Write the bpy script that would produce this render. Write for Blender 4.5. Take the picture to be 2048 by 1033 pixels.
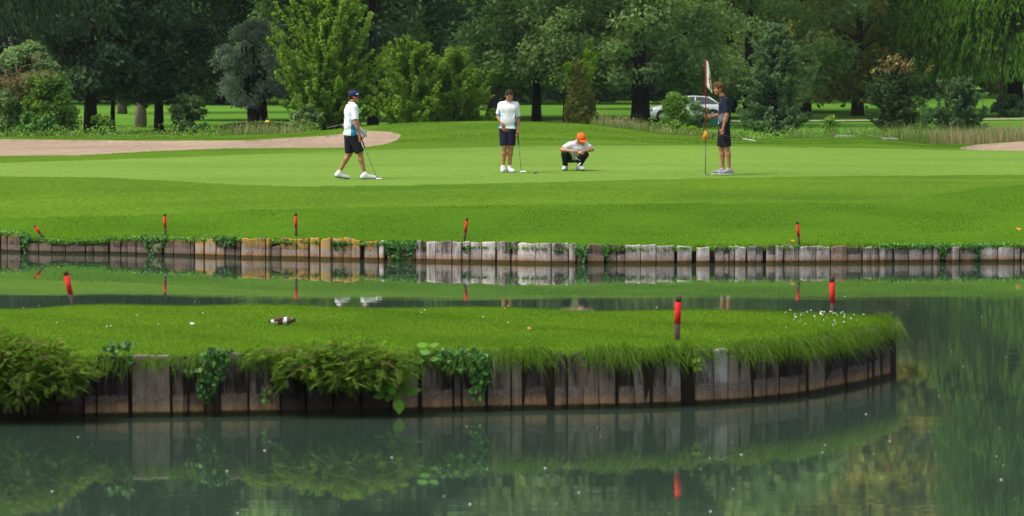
import bpy, math, random
import numpy as np
from mathutils import Vector, Matrix

# ------------------------------------------------------------------ set-up
for o in list(bpy.data.objects):
    bpy.data.objects.remove(o)
SC = bpy.context.scene
COL = SC.collection
RNG = np.random.default_rng(7)
random.seed(7)

CAM_H = 3.08          # metres above the pond
F = 7680.0            # focal length in pixels of a 2048 px wide frame (135 mm on a 36 mm sensor)
HORIZON = 155.0
PITCH = math.atan((516.5 - HORIZON) / F)

cam_d = bpy.data.cameras.new('camera')
cam = bpy.data.objects.new('camera', cam_d)
COL.objects.link(cam)
cam.location = (0, 0, CAM_H)
cam.rotation_euler = (math.pi / 2 - PITCH, 0, 0)
cam_d.lens = 135
cam_d.sensor_width = 36
cam_d.clip_start = 1
cam_d.clip_end = 3000
cam_d.dof.use_dof = True
cam_d.dof.focus_distance = 74
cam_d.dof.aperture_fstop = 5.0
SC.camera = cam

SUN_EL, SUN_AZ = math.radians(58), math.radians(-112)   # azimuth from +Y (away from camera), negative = left
world = bpy.data.worlds.new('World')
SC.world = world
world.use_nodes = True
wn, wl = world.node_tree.nodes, world.node_tree.links
wn.clear()
sky = wn.new('ShaderNodeTexSky')
sky.sky_type = 'NISHITA'
sky.sun_disc = False
sky.sun_elevation = SUN_EL
sky.sun_rotation = SUN_AZ
sky.air_density = 1.0
sky.dust_density = 4.0
sky.ozone_density = 1.0
hsv = wn.new('ShaderNodeHueSaturation')
hsv.inputs['Saturation'].default_value = 0.45
bg = wn.new('ShaderNodeBackground')
bg.inputs['Strength'].default_value = 0.135
wo = wn.new('ShaderNodeOutputWorld')
wl.new(sky.outputs[0], hsv.inputs['Color'])
wl.new(hsv.outputs[0], bg.inputs['Color'])
wl.new(bg.outputs[0], wo.inputs['Surface'])

sun_d = bpy.data.lights.new('sun', 'SUN')
sun_d.energy = 1.4
sun_d.angle = math.radians(24)
sun_d.color = (1.0, 0.96, 0.88)
sun = bpy.data.objects.new('sun', sun_d)
COL.objects.link(sun)
sdir = Vector((math.sin(SUN_AZ) * math.cos(SUN_EL), math.cos(SUN_AZ) * math.cos(SUN_EL), math.sin(SUN_EL)))
sun.rotation_euler = sdir.to_track_quat('Z', 'Y').to_euler()
sun.location = (0, 0, 60)

vs = SC.view_settings
vs.view_transform = 'Standard'
try:
    vs.look = 'None'
except Exception:
    pass
vs.gamma = 1
vs.exposure = 0.86
vs.use_curve_mapping = False
cy = SC.cycles
cy.use_denoising = True
cy.denoising_prefilter = 'ACCURATE'
try:
    cy.denoiser = 'OPENIMAGEDENOISE'
except Exception:
    pass
cy.max_bounces = 7
cy.diffuse_bounces = 3
cy.glossy_bounces = 3
cy.transmission_bounces = 4
cy.transparent_max_bounces = 4
cy.caustics_reflective = False
cy.caustics_refractive = False

# ------------------------------------------------------------------ helpers
def ray(px, py):
    d = np.array([px - 1024.0, F, -(py - 516.5)])
    c, s = math.cos(PITCH), math.sin(PITCH)
    return np.array([d[0], d[1] * c + d[2] * s, -d[1] * s + d[2] * c])

def at(px, py, D):
    """world point that stands D metres out (along y) where the photograph shows pixel (px, py)"""
    r = ray(px, py)
    return np.array([0, 0, CAM_H]) + r * (D / r[1])

def tag(o, label=None, cat=None, group=None, kind=None):
    if label: o['label'] = label
    if cat: o['category'] = cat
    if group: o['group'] = group
    if kind: o['kind'] = kind
    return o

def empty(name, loc, label, cat, group=None, rz=0.0):
    o = bpy.data.objects.new(name, None)
    COL.objects.link(o)
    o.location = loc
    o.rotation_euler = (0, 0, rz)
    o.empty_display_size = 0.2
    return tag(o, label, cat, group)

def make_mesh(name, V, Fs, smooth=False, attrs=None, mat_idx=None):
    """V (N,3); Fs a list of (M,k) int arrays"""
    me = bpy.data.meshes.new(name)
    V = np.ascontiguousarray(V, dtype=np.float32)
    if not isinstance(Fs, (list, tuple)): Fs = [Fs]
    Fs = [np.asarray(f, dtype=np.int32) for f in Fs if len(f)]
    me.vertices.add(len(V))
    me.vertices.foreach_set('co', V.ravel())
    nl = sum(f.size for f in Fs); npol = sum(len(f) for f in Fs)
    me.loops.add(nl)
    me.polygons.add(npol)
    me.loops.foreach_set('vertex_index', np.concatenate([f.ravel() for f in Fs]))
    tot = np.concatenate([np.full(len(f), f.shape[1], dtype=np.int32) for f in Fs])
    st = np.concatenate([[0], np.cumsum(tot)[:-1]]).astype(np.int32)
    me.polygons.foreach_set('loop_start', st)
    try:
        me.polygons.foreach_set('loop_total', tot)
    except Exception:
        pass
    me.polygons.foreach_set('use_smooth', np.full(npol, bool(smooth)))
    if mat_idx is not None:
        me.polygons.foreach_set('material_index', np.asarray(mat_idx, dtype=np.int32))
    if attrs:
        for k, a in attrs.items():
            at_ = me.attributes.new(k, 'FLOAT', 'POINT')
            at_.data.foreach_set('value', np.ascontiguousarray(a, dtype=np.float32))
    me.update(calc_edges=True)
    me.validate()
    return me

def add(name, me, mats, parent=None, loc=None):
    o = bpy.data.objects.new(name, me)
    if not isinstance(mats, (list, tuple)): mats = [mats]
    if len(me.materials) == 0:
        for m in mats: me.materials.append(m)
    COL.objects.link(o)
    if parent is not None: o.parent = parent
    if loc is not None: o.location = loc
    return o

class MB:
    """collects pieces into one mesh"""
    def __init__(s): s.v = []; s.f3 = []; s.f4 = []; s.m3 = []; s.m4 = []; s.n = 0; s.t = []
    def put(s, V, Fs, mi=0, tint=None):
        V = np.asarray(V, dtype=float)
        if not isinstance(Fs, (list, tuple)): Fs = [Fs]
        for f in Fs:
            f = np.asarray(f, dtype=int)
            if f.size == 0: continue
            (s.f3 if f.shape[1] == 3 else s.f4).append(f + s.n)
            (s.m3 if f.shape[1] == 3 else s.m4).append(np.full(len(f), mi) if np.isscalar(mi) else np.asarray(mi))
        s.v.append(V); s.n += len(V)
        s.t.append(np.full(len(V), 0.5) if tint is None else (np.full(len(V), tint) if np.isscalar(tint) else tint))
    def mesh(s, name, smooth=False, attr=True):
        Fs, mi = [], []
        if s.f3: Fs.append(np.concatenate(s.f3)); mi.append(np.concatenate(s.m3))
        if s.f4: Fs.append(np.concatenate(s.f4)); mi.append(np.concatenate(s.m4))
        return make_mesh(name, np.concatenate(s.v), Fs, smooth, {'tint': np.concatenate(s.t)} if attr else None, np.concatenate(mi))
    def box(s, c, half, mi=0, R=None):
        g = np.array([[x, y, z] for x in (-1, 1) for y in (-1, 1) for z in (-1, 1)], float) * np.asarray(half)
        if R is not None: g = g @ np.asarray(R).T
        s.put(g + np.asarray(c), np.array([[0, 1, 3, 2], [4, 6, 7, 5], [0, 4, 5, 1], [2, 3, 7, 6], [0, 2, 6, 4], [1, 5, 7, 3]]), mi)
    def tube(s, pts, rad, sides=6, mi=0, tint=None, cap=True):
        V, Fq, F3 = tube_np(pts, rad, sides, cap)
        s.put(V, [Fq, F3], mi, tint)

def unit(v):
    v = np.asarray(v, float)
    n = np.linalg.norm(v, axis=-1, keepdims=True)
    return v / np.maximum(n, 1e-9)

def tube_np(pts, rad, sides=6, cap=True):
    P = np.asarray(pts, float); n = len(P)
    rad = np.broadcast_to(np.asarray(rad, float), (n,))
    T = unit(np.gradient(P, axis=0))
    ref = np.array([0, 0, 1.0]) if abs(T[0][2]) < 0.9 else np.array([1.0, 0, 0])
    A = unit(np.cross(T, ref)); B = np.cross(T, A)
    ang = np.linspace(0, 2 * math.pi, sides, endpoint=False)
    V = (P[:, None, :] + rad[:, None, None] * (np.cos(ang)[None, :, None] * A[:, None, :] + np.sin(ang)[None, :, None] * B[:, None, :])).reshape(-1, 3)
    q = []
    for i in range(n - 1):
        for j in range(sides):
            k = (j + 1) % sides
            q.append((i * sides + j, i * sides + k, (i + 1) * sides + k, (i + 1) * sides + j))
    t = []
    if cap:
        V = np.vstack([V, P[0], P[-1]])
        a, b = n * sides, n * sides + 1
        for j in range(sides):
            k = (j + 1) % sides
            t.append((a, k, j)); t.append((b, (n - 1) * sides + j, (n - 1) * sides + k))
    return V, np.array(q), np.array(t, dtype=int).reshape(-1, 3)

# ------------------------------------------------------------------ materials
def new_mat(name):
    m = bpy.data.materials.new(name)
    m.use_nodes = True
    nt = m.node_tree
    nt.nodes.clear()
    out = nt.nodes.new('ShaderNodeOutputMaterial')
    return m, nt, nt.nodes, nt.links, out

def rgba(c): return (c[0], c[1], c[2], 1.0)

def ramp(N, stops):
    r = N.new('ShaderNodeValToRGB')
    e = r.color_ramp.elements
    while len(e) > len(stops): e.remove(e[-1])
    while len(e) < len(stops): e.new(0.5)
    for i, (p, c) in enumerate(stops):
        e[i].position = p
        e[i].color = rgba(c) if len(c) == 3 else c
    return r

def noise(N, L, vec, scale, detail=3, rough=0.55):
    n = N.new('ShaderNodeTexNoise')
    n.inputs['Scale'].default_value = scale
    n.inputs['Detail'].default_value = detail
    n.inputs['Roughness'].default_value = rough
    if vec is not None: L.new(vec, n.inputs['Vector'])
    return n

def mapping(N, L, vec, scale=(1, 1, 1), rot=(0, 0, 0)):
    m = N.new('ShaderNodeMapping')
    m.inputs['Scale'].default_value = scale
    m.inputs['Rotation'].default_value = rot
    L.new(vec, m.inputs['Vector'])
    return m.outputs[0]

def mix(N, L, a, b, f, mode='MIX'):
    m = N.new('ShaderNodeMix')
    m.data_type = 'RGBA'
    m.blend_type = mode
    if isinstance(f, (int, float)): m.inputs[0].default_value = f
    else: L.new(f, m.inputs[0])
    for i, x in ((6, a), (7, b)):
        if isinstance(x, (tuple, list)): m.inputs[i].default_value = rgba(x)
        else: L.new(x, m.inputs[i])
    return m.outputs[2]

def math_n(N, L, op, a, b=None, clamp=False):
    m = N.new('ShaderNodeMath')
    m.operation = op
    m.use_clamp = clamp
    for i, x in enumerate((a, b)):
        if x is None: continue
        if isinstance(x, (int, float)): m.inputs[i].default_value = x
        else: L.new(x, m.inputs[i])
    return m.outputs[0]

def maprange(N, L, v, a, b, c=0.0, d=1.0):
    m = N.new('ShaderNodeMapRange')
    m.clamp = True
    L.new(v, m.inputs[0])
    for i, x in enumerate((a, b, c, d)): m.inputs[i + 1].default_value = x
    return m.outputs[0]

def bsdf(N, L, out, col, rough=0.6, spec=0.3, metal=0.0):
    b = N.new('ShaderNodeBsdfPrincipled')
    if isinstance(col, (tuple, list)): b.inputs['Base Color'].default_value = rgba(col)
    else: L.new(col, b.inputs['Base Color'])
    if isinstance(rough, (int, float)): b.inputs['Roughness'].default_value = rough
    else: L.new(rough, b.inputs['Roughness'])
    b.inputs['Specular IOR Level'].default_value = spec
    b.inputs['Metallic'].default_value = metal
    if out is not None: L.new(b.outputs[0], out.inputs[0])
    return b

def mat_plain(name, c, rough=0.6, spec=0.3, var=0.12, scale=18, metal=0.0, bump=0.0):
    m, nt, N, L, out = new_mat(name)
    tc = N.new('ShaderNodeTexCoord')
    n = noise(N, L, tc.outputs['Object'], scale, 4)
    lo = tuple(x * (1 - var) for x in c); hi = tuple(min(1, x * (1 + var)) for x in c)
    r = ramp(N, [(0.3, lo), (0.7, hi)])
    L.new(n.outputs[0], r.inputs[0])
    b = bsdf(N, L, out, r.outputs[0], rough, spec, metal)
    if bump:
        bp = N.new('ShaderNodeBump'); bp.inputs['Strength'].default_value = bump; bp.inputs['Distance'].default_value = 0.01
        L.new(n.outputs[0], bp.inputs['Height']); L.new(bp.outputs[0], b.inputs['Normal'])
    return m

def mat_leaf(name, stops, trans=0.3, rough=0.55, spec=0.14, objvar=0.25, tboost=1.5):
    """stops: colour ramp over the per-leaf attribute 'tint'"""
    m, nt, N, L, out = new_mat(name)
    a = N.new('ShaderNodeAttribute'); a.attribute_name = 'tint'
    r = ramp(N, stops)
    L.new(a.outputs['Fac'], r.inputs[0])
    oi = N.new('ShaderNodeObjectInfo')
    h = N.new('ShaderNodeHueSaturation')
    L.new(r.outputs[0], h.inputs['Color'])
    L.new(maprange(N, L, oi.outputs['Random'], 0, 1, 1 - objvar, 1 + objvar), h.inputs['Value'])
    b = bsdf(N, L, None, h.outputs[0], rough, spec)
    t = N.new('ShaderNodeBsdfTranslucent')
    g = N.new('ShaderNodeGamma'); g.inputs[1].default_value = 0.92
    L.new(h.outputs[0], g.inputs[0])
    tcol = mix(N, L, g.outputs[0], (tboost, tboost * 1.05, tboost * 0.5), 1.0, 'MULTIPLY')
    L.new(tcol, t.inputs[0])
    mx = N.new('ShaderNodeMixShader'); mx.inputs[0].default_value = trans
    L.new(b.outputs[0], mx.inputs[1]); L.new(t.outputs[0], mx.inputs[2])
    L.new(mx.outputs[0], out.inputs[0])
    return m

def mat_grass(name, c1, c2, c3, big=0.25, streak=(0.12, 0.5), fine=14.0, bump=0.5, dark=0.6):
    """c1..c3: colours of the sward; patches, mower streaks and fine grain"""
    m, nt, N, L, out = new_mat(name)
    g = N.new('ShaderNodeNewGeometry')
    pos = g.outputs['Position']
    n1 = noise(N, L, pos, big, 4, 0.6)
    n2 = noise(N, L, mapping(N, L, pos, (streak[0], streak[1], 1)), 1.0, 4, 0.6)
    n3 = noise(N, L, mapping(N, L, pos, (1, 0.45, 1)), fine, 5, 0.75)
    r1 = ramp(N, [(0.32, c1), (0.5, c2), (0.68, c3)])
    s = math_n(N, L, 'ADD', math_n(N, L, 'MULTIPLY', n1.outputs[0], 0.5), math_n(N, L, 'MULTIPLY', n2.outputs[0], 0.5))
    L.new(s, r1.inputs[0])
    r3 = ramp(N, [(0.3, (dark, dark, dark)), (0.62, (1.1, 1.1, 1.05))])
    L.new(n3.outputs[0], r3.inputs[0])
    c = mix(N, L, r1.outputs[0], r3.outputs[0], 1.0, 'MULTIPLY')
    b = bsdf(N, L, out, c, 0.95, 0.03)
    bp = N.new('ShaderNodeBump'); bp.inputs['Strength'].default_value = bump; bp.inputs['Distance'].default_value = 0.03
    L.new(n3.outputs[0], bp.inputs['Height']); L.new(bp.outputs[0], b.inputs['Normal'])
    return m

def mat_wood(name, hi, lo, zs, pale, orange, algae, grain=1.0, lichen=None, spots=0.5):
    """weathered plank: vertical grain above, tide bands below; zs = (algae top, orange top, pale top) in metres above the water"""
    m, nt, N, L, out = new_mat(name)
    g = N.new('ShaderNodeNewGeometry'); oi = N.new('ShaderNodeObjectInfo'); tc = N.new('ShaderNodeTexCoord')
    sh = N.new('ShaderNodeVectorMath'); sh.operation = 'ADD'
    rv = N.new('ShaderNodeCombineXYZ')
    L.new(math_n(N, L, 'MULTIPLY', oi.outputs['Random'], 37.0), rv.inputs[0]); L.new(math_n(N, L, 'MULTIPLY', oi.outputs['Random'], 11.0), rv.inputs[2])
    L.new(g.outputs['Position'], sh.inputs[0]); L.new(rv.outputs[0], sh.inputs[1])
    P = sh.outputs[0]
    n1 = noise(N, L, mapping(N, L, P, (28 * grain, 28 * grain, 1.6)), 1.0, 5, 0.7)
    n2 = noise(N, L, mapping(N, L, P, (7, 7, 4)), 1.0, 4, 0.6)
    n3 = noise(N, L, mapping(N, L, P, (45, 45, 45)), 1.0, 3, 0.7)
    s = math_n(N, L, 'ADD', math_n(N, L, 'MULTIPLY', n1.outputs[0], 0.65), math_n(N, L, 'MULTIPLY', n2.outputs[0], 0.35))
    s = math_n(N, L, 'ADD', s, math_n(N, L, 'MULTIPLY', math_n(N, L, 'SUBTRACT', oi.outputs['Random'], 0.5), 0.30))
    pch = noise(N, L, mapping(N, L, P, (3.5, 3.5, 2.2)), 1.0, 3, 0.6)
    s = math_n(N, L, 'ADD', s, math_n(N, L, 'MULTIPLY', math_n(N, L, 'SUBTRACT', pch.outputs[0], 0.5), 0.45))
    mid = tuple((a + b) / 2 for a, b in zip(hi, lo))
    crack = tuple(x * 0.35 for x in lo)
    r = ramp(N, [(0.28, crack), (0.40, lo), (0.52, mid), (0.66, hi)])
    L.new(s, r.inputs[0])
    col = r.outputs[0]
    sep = N.new('ShaderNodeSeparateXYZ'); L.new(g.outputs['Position'], sep.inputs[0])
    z = math_n(N, L, 'ADD', sep.outputs[2], math_n(N, L, 'MULTIPLY', math_n(N, L, 'SUBTRACT', n2.outputs[0], 0.5), 0.10))
    if lichen:
        nl = noise(N, L, mapping(N, L, P, (9, 9, 6)), 1.0, 3, 0.6)
        f = math_n(N, L, 'MULTIPLY', maprange(N, L, z, lichen[1] - 0.06, lichen[1] + 0.05), maprange(N, L, nl.outputs[0], 0.38, 0.52))
        col = mix(N, L, col, lichen[0], f)
    ba, bo, bpale = zs
    # pale, speckled tide band
    spot = maprange(N, L, n3.outputs[0], 0.42, 0.60)
    pc = mix(N, L, tuple(x * 0.45 for x in pale), pale, spot)
    col = mix(N, L, col, pc, math_n(N, L, 'MULTIPLY', maprange(N, L, z, bpale + 0.012, bpale - 0.012), 0.75))
    oc = mix(N, L, tuple(x * 0.5 for x in orange), orange, maprange(N, L, n1.outputs[0], 0.35, 0.6))
    col = mix(N, L, col, oc, maprange(N, L, z, bo + 0.03, bo - 0.03))
    z2 = math_n(N, L, 'ADD', sep.outputs[2], math_n(N, L, 'MULTIPLY', math_n(N, L, 'SUBTRACT', n3.outputs[0], 0.5), 0.05))
    col = mix(N, L, col, algae, maprange(N, L, z2, ba + 0.008, ba - 0.008))
    b = bsdf(N, L, out, col, 0.85, 0.15)
    bp = N.new('ShaderNodeBump'); bp.inputs['Strength'].default_value = 0.6; bp.inputs['Distance'].default_value = 0.012
    L.new(n1.outputs[0], bp.inputs['Height']); L.new(bp.outputs[0], b.inputs['Normal'])
    return m

def mat_bark(name, hi, lo):
    m, nt, N, L, out = new_mat(name)
    tc = N.new('ShaderNodeTexCoord')
    n1 = noise(N, L, mapping(N, L, tc.outputs['Object'], (9, 9, 1.5)), 1.0, 5, 0.7)
    r = ramp(N, [(0.35, lo), (0.65, hi)])
    L.new(n1.outputs[0], r.inputs[0])
    b = bsdf(N, L, out, r.outputs[0], 0.9, 0.1)
    bp = N.new('ShaderNodeBump'); bp.inputs['Strength'].default_value = 0.8; bp.inputs['Distance'].default_value = 0.04
    L.new(n1.outputs[0], bp.inputs['Height']); L.new(bp.outputs[0], b.inputs['Normal'])
    return m

M = {}
M['green'] = mat_grass('putting_green', (0.098, 0.185, 0.024), (0.124, 0.220, 0.031), (0.152, 0.252, 0.040), 0.16, (0.05, 0.45), 9, 0.15, 0.80)
M['collar'] = mat_grass('mown_collar', (0.052, 0.120, 0.006), (0.075, 0.154, 0.008), (0.100, 0.185, 0.011), 0.25, (0.06, 0.6), 11, 0.3, 0.66)
M['rough'] = mat_grass('rough_grass', (0.045, 0.115, 0.0035), (0.060, 0.142, 0.005), (0.078, 0.168, 0.007), 0.3, (0.15, 0.5), 14, 0.5, 0.7)
M['lawn'] = mat_grass('far_lawn', (0.055, 0.155, 0.014), (0.085, 0.205, 0.020), (0.125, 0.255, 0.028), 0.06, (0.02, 0.08), 5, 0.3, 0.7)
M['peninsula'] = mat_grass('peninsula_grass', (0.058, 0.128, 0.003), (0.080, 0.162, 0.0045), (0.105, 0.195, 0.007), 0.45, (0.3, 0.6), 22, 0.6, 0.55)
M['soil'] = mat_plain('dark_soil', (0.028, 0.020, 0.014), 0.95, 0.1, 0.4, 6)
M['dirt'] = mat_plain('gravel_track', (0.42, 0.33, 0.25), 0.95, 0.1, 0.15, 3)

def mat_sand():
    m, nt, N, L, out = new_mat('bunker_sand')
    g = N.new('ShaderNodeNewGeometry')
    n1 = noise(N, L, mapping(N, L, g.outputs['Position'], (0.5, 0.35, 1)), 1.0, 5, 0.65)
    n2 = noise(N, L, mapping(N, L, g.outputs['Position'], (2.5, 0.9, 1)), 2.2, 5, 0.75)
    r = ramp(N, [(0.3, (0.255, 0.185, 0.125)), (0.55, (0.325, 0.24, 0.165)), (0.75, (0.385, 0.29, 0.205))])
    L.new(n1.outputs[0], r.inputs[0])
    r2 = ramp(N, [(0.35, (0.72, 0.7, 0.68)), (0.55, (1, 1, 1))])
    L.new(n2.outputs[0], r2.inputs[0])
    b = bsdf(N, L, out, mix(N, L, r.outputs[0], r2.outputs[0], 1.0, 'MULTIPLY'), 0.95, 0.1)
    bp = N.new('ShaderNodeBump'); bp.inputs['Strength'].default_value = 0.7; bp.inputs['Distance'].default_value = 0.06
    L.new(n2.outputs[0], bp.inputs['Height']); L.new(bp.outputs[0], b.inputs['Normal'])
    return m
M['sand'] = mat_sand()

def mat_water():
    m, nt, N, L, out = new_mat('pond_water')
    g = N.new('ShaderNodeNewGeometry')
    P = g.outputs['Position']
    n0 = noise(N, L, mapping(N, L, P, (0.08, 0.14, 1)), 1.0, 2)
    n1 = noise(N, L, mapping(N, L, P, (0.35, 2.2, 1)), 1.0, 3, 0.5)
    n2 = noise(N, L, mapping(N, L, P, (1.6, 9.0, 1)), 1.0, 2, 0.5)
    amp = maprange(N, L, n0.outputs[0], 0.42, 0.62, 0.15, 1.0)
    h = math_n(N, L, 'ADD', n1.outputs[0], math_n(N, L, 'MULTIPLY', n2.outputs[0], 0.16))
    h = math_n(N, L, 'MULTIPLY', h, amp)
    b = bsdf(N, L, out, (0.031, 0.052, 0.036), 0.015, 0.5)
    b.inputs['IOR'].default_value = 1.33
    bp = N.new('ShaderNodeBump'); bp.inputs['Strength'].default_value = 1.0; bp.inputs['Distance'].default_value = 0.0011
    L.new(h, bp.inputs['Height']); L.new(bp.outputs[0], b.inputs['Normal'])
    return m
M['water'] = mat_water()

# leaves: stops run over per-leaf tint 0..1
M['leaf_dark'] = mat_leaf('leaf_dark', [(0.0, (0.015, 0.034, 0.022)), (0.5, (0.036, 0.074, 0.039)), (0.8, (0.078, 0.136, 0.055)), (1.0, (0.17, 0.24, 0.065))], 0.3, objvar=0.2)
M['leaf_darkest'] = mat_leaf('leaf_darkest', [(0.0, (0.010, 0.020, 0.012)), (0.6, (0.022, 0.044, 0.022)), (1.0, (0.06, 0.10, 0.04))], 0.15)  # darkest leaf colour, for the overhanging tree at the left
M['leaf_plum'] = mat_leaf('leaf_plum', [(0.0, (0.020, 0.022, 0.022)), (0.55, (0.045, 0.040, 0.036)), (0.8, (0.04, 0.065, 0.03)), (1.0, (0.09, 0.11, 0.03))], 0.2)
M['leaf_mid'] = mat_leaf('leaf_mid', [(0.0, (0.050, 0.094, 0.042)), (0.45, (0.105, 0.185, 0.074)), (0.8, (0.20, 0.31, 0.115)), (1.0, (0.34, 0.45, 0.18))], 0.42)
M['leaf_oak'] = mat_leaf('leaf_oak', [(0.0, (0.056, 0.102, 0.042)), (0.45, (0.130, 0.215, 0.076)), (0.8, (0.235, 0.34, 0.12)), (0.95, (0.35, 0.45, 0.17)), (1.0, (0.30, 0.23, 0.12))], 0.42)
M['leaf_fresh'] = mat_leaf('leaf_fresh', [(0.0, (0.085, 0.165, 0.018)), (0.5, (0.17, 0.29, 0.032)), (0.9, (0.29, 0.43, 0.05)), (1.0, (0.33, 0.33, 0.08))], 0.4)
M['leaf_silver'] = mat_leaf('leaf_silver', [(0.0, (0.15, 0.19, 0.16)), (0.6, (0.28, 0.34, 0.29)), (1.0, (0.46, 0.54, 0.46))], 0.3)
M['leaf_yellow'] = mat_leaf('leaf_yellow', [(0.0, (0.075, 0.10, 0.030)), (0.5, (0.20, 0.235, 0.055)), (0.85, (0.36, 0.37, 0.08)), (1.0, (0.38, 0.24, 0.075))], 0.4)
M['leaf_conifer'] = mat_leaf('leaf_conifer', [(0.0, (0.030, 0.062, 0.032)), (0.5, (0.068, 0.132, 0.056)), (1.0, (0.16, 0.25, 0.09))], 0.28)
M['leaf_cypress'] = mat_leaf('leaf_cypress', [(0.0, (0.020, 0.060, 0.010)), (0.5, (0.062, 0.150, 0.016)), (1.0, (0.19, 0.33, 0.03))], 0.38)
M['leaf_russet'] = mat_leaf('leaf_russet', [(0.0, (0.035, 0.065, 0.024)), (0.5, (0.085, 0.145, 0.045)), (0.8, (0.18, 0.19, 0.06)), (0.93, (0.33, 0.16, 0.06)), (1.0, (0.42, 0.30, 0.14))], 0.3)
M['leaf_weed'] = mat_leaf('leaf_weed', [(0.0, (0.06, 0.14, 0.02)), (0.6, (0.11, 0.22, 0.03)), (1.0, (0.24, 0.36, 0.05))], 0.3)
M['leaf_lime'] = mat_leaf('leaf_lime', [(0.0, (0.13, 0.25, 0.015)), (0.6, (0.22, 0.38, 0.02)), (1.0, (0.38, 0.52, 0.03))], 0.35)
M['leaf_ivy'] = mat_leaf('leaf_ivy', [(0.0, (0.018, 0.065, 0.014)), (0.6, (0.04, 0.13, 0.022)), (1.0, (0.11, 0.27, 0.04))], 0.2, rough=0.35)
M['leaf_creeper'] = mat_leaf('leaf_creeper', [(0.0, (0.040, 0.12, 0.014)), (0.6, (0.080, 0.20, 0.022)), (1.0, (0.17, 0.36, 0.045))], 0.25, rough=0.5)
M['leaf_feather'] = mat_leaf('leaf_feather', [(0.0, (0.050, 0.13, 0.010)), (0.5, (0.115, 0.25, 0.018)), (0.94, (0.23, 0.41, 0.03)), (1.0, (0.30, 0.17, 0.04))], 0.38)
M['leaf_broad'] = mat_leaf('leaf_broad', [(0.0, (0.07, 0.20, 0.02)), (1.0, (0.15, 0.34, 0.03))], 0.3, rough=0.4)
M['blade'] = mat_leaf('grass_blade', [(0.0, (0.045, 0.108, 0.003)), (0.6, (0.080, 0.165, 0.0045)), (1.0, (0.13, 0.235, 0.008))], 0.3, objvar=0.0)
M['blade_far'] = mat_leaf('grass_blade_far', [(0.0, (0.046, 0.115, 0.0035)), (0.6, (0.066, 0.150, 0.005)), (1.0, (0.10, 0.20, 0.009))], 0.3, objvar=0.0)
M['straw'] = mat_leaf('straw', [(0.0, (0.13, 0.14, 0.05)), (0.4, (0.25, 0.21, 0.11)), (1.0, (0.42, 0.34, 0.21))], 0.25, objvar=0.0)
M['straw_green'] = mat_leaf('straw_green', [(0.0, (0.06, 0.13, 0.02)), (0.6, (0.14, 0.21, 0.05)), (1.0, (0.34, 0.30, 0.15))], 0.25, objvar=0.0)
M['petal'] = mat_plain('petal', (0.75, 0.76, 0.74), 0.6, 0.2, 0.1)
M['bark_dark'] = mat_bark('bark_dark', (0.030, 0.024, 0.022), (0.010, 0.009, 0.010))
M['bark_brown'] = mat_bark('bark_brown', (0.085, 0.062, 0.046), (0.030, 0.022, 0.018))
M['bark_grey'] = mat_bark('bark_grey', (0.20, 0.165, 0.14), (0.09, 0.072, 0.062))
M['bark_pale'] = mat_bark('bark_pale', (0.32, 0.25, 0.21), (0.15, 0.11, 0.09))
M['twig'] = mat_bark('dead_twig', (0.26, 0.17, 0.09), (0.13, 0.08, 0.045))
# planks
M['wood_grey'] = mat_wood('wood_grey', (0.56, 0.50, 0.46), (0.13, 0.10, 0.092), (0.050, 0.080, 0.145), (0.50, 0.42, 0.38), (0.40, 0.215, 0.11), (0.075, 0.052, 0.014), grain=0.8)
M['wood_rust'] = mat_wood('wood_rust', (0.27, 0.17, 0.13), (0.08, 0.045, 0.038), (0.050, 0.085, 0.155), (0.44, 0.36, 0.31), (0.40, 0.20, 0.10), (0.075, 0.052, 0.014))
M['wood_lichen'] = mat_wood('wood_lichen', (0.34, 0.29, 0.23), (0.12, 0.095, 0.075), (0.050, 0.085, 0.155), (0.42, 0.34, 0.29), (0.40, 0.20, 0.09), (0.075, 0.052, 0.014), lichen=((0.40, 0.23, 0.035), 0.20))
M['wood_brown'] = mat_wood('wood_brown', (0.19, 0.13, 0.10), (0.055, 0.038, 0.034), (0.045, 0.07, 0.13), (0.24, 0.19, 0.155), (0.20, 0.125, 0.07), (0.03, 0.026, 0.014), lichen=((0.22, 0.15, 0.05), 0.235))
M['wood_near'] = mat_wood('wood_near', (0.24, 0.19, 0.155), (0.036, 0.026, 0.025), (0.050, 0.115, 0.205), (0.23, 0.18, 0.145), (0.30, 0.19, 0.10), (0.028, 0.026, 0.010), grain=0.5)
M['wood_near_pale'] = mat_wood('wood_near_pale', (0.42, 0.39, 0.35), (0.10, 0.080, 0.075), (0.050, 0.115, 0.205), (0.28, 0.225, 0.19), (0.30, 0.20, 0.115), (0.028, 0.026, 0.010), grain=0.55)
M['wood_near_dark'] = mat_wood('wood_near_dark', (0.095, 0.072, 0.072), (0.022, 0.016, 0.018), (0.050, 0.115, 0.205), (0.15, 0.11, 0.09), (0.28, 0.165, 0.08), (0.024, 0.022, 0.009), grain=0.6)
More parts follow.
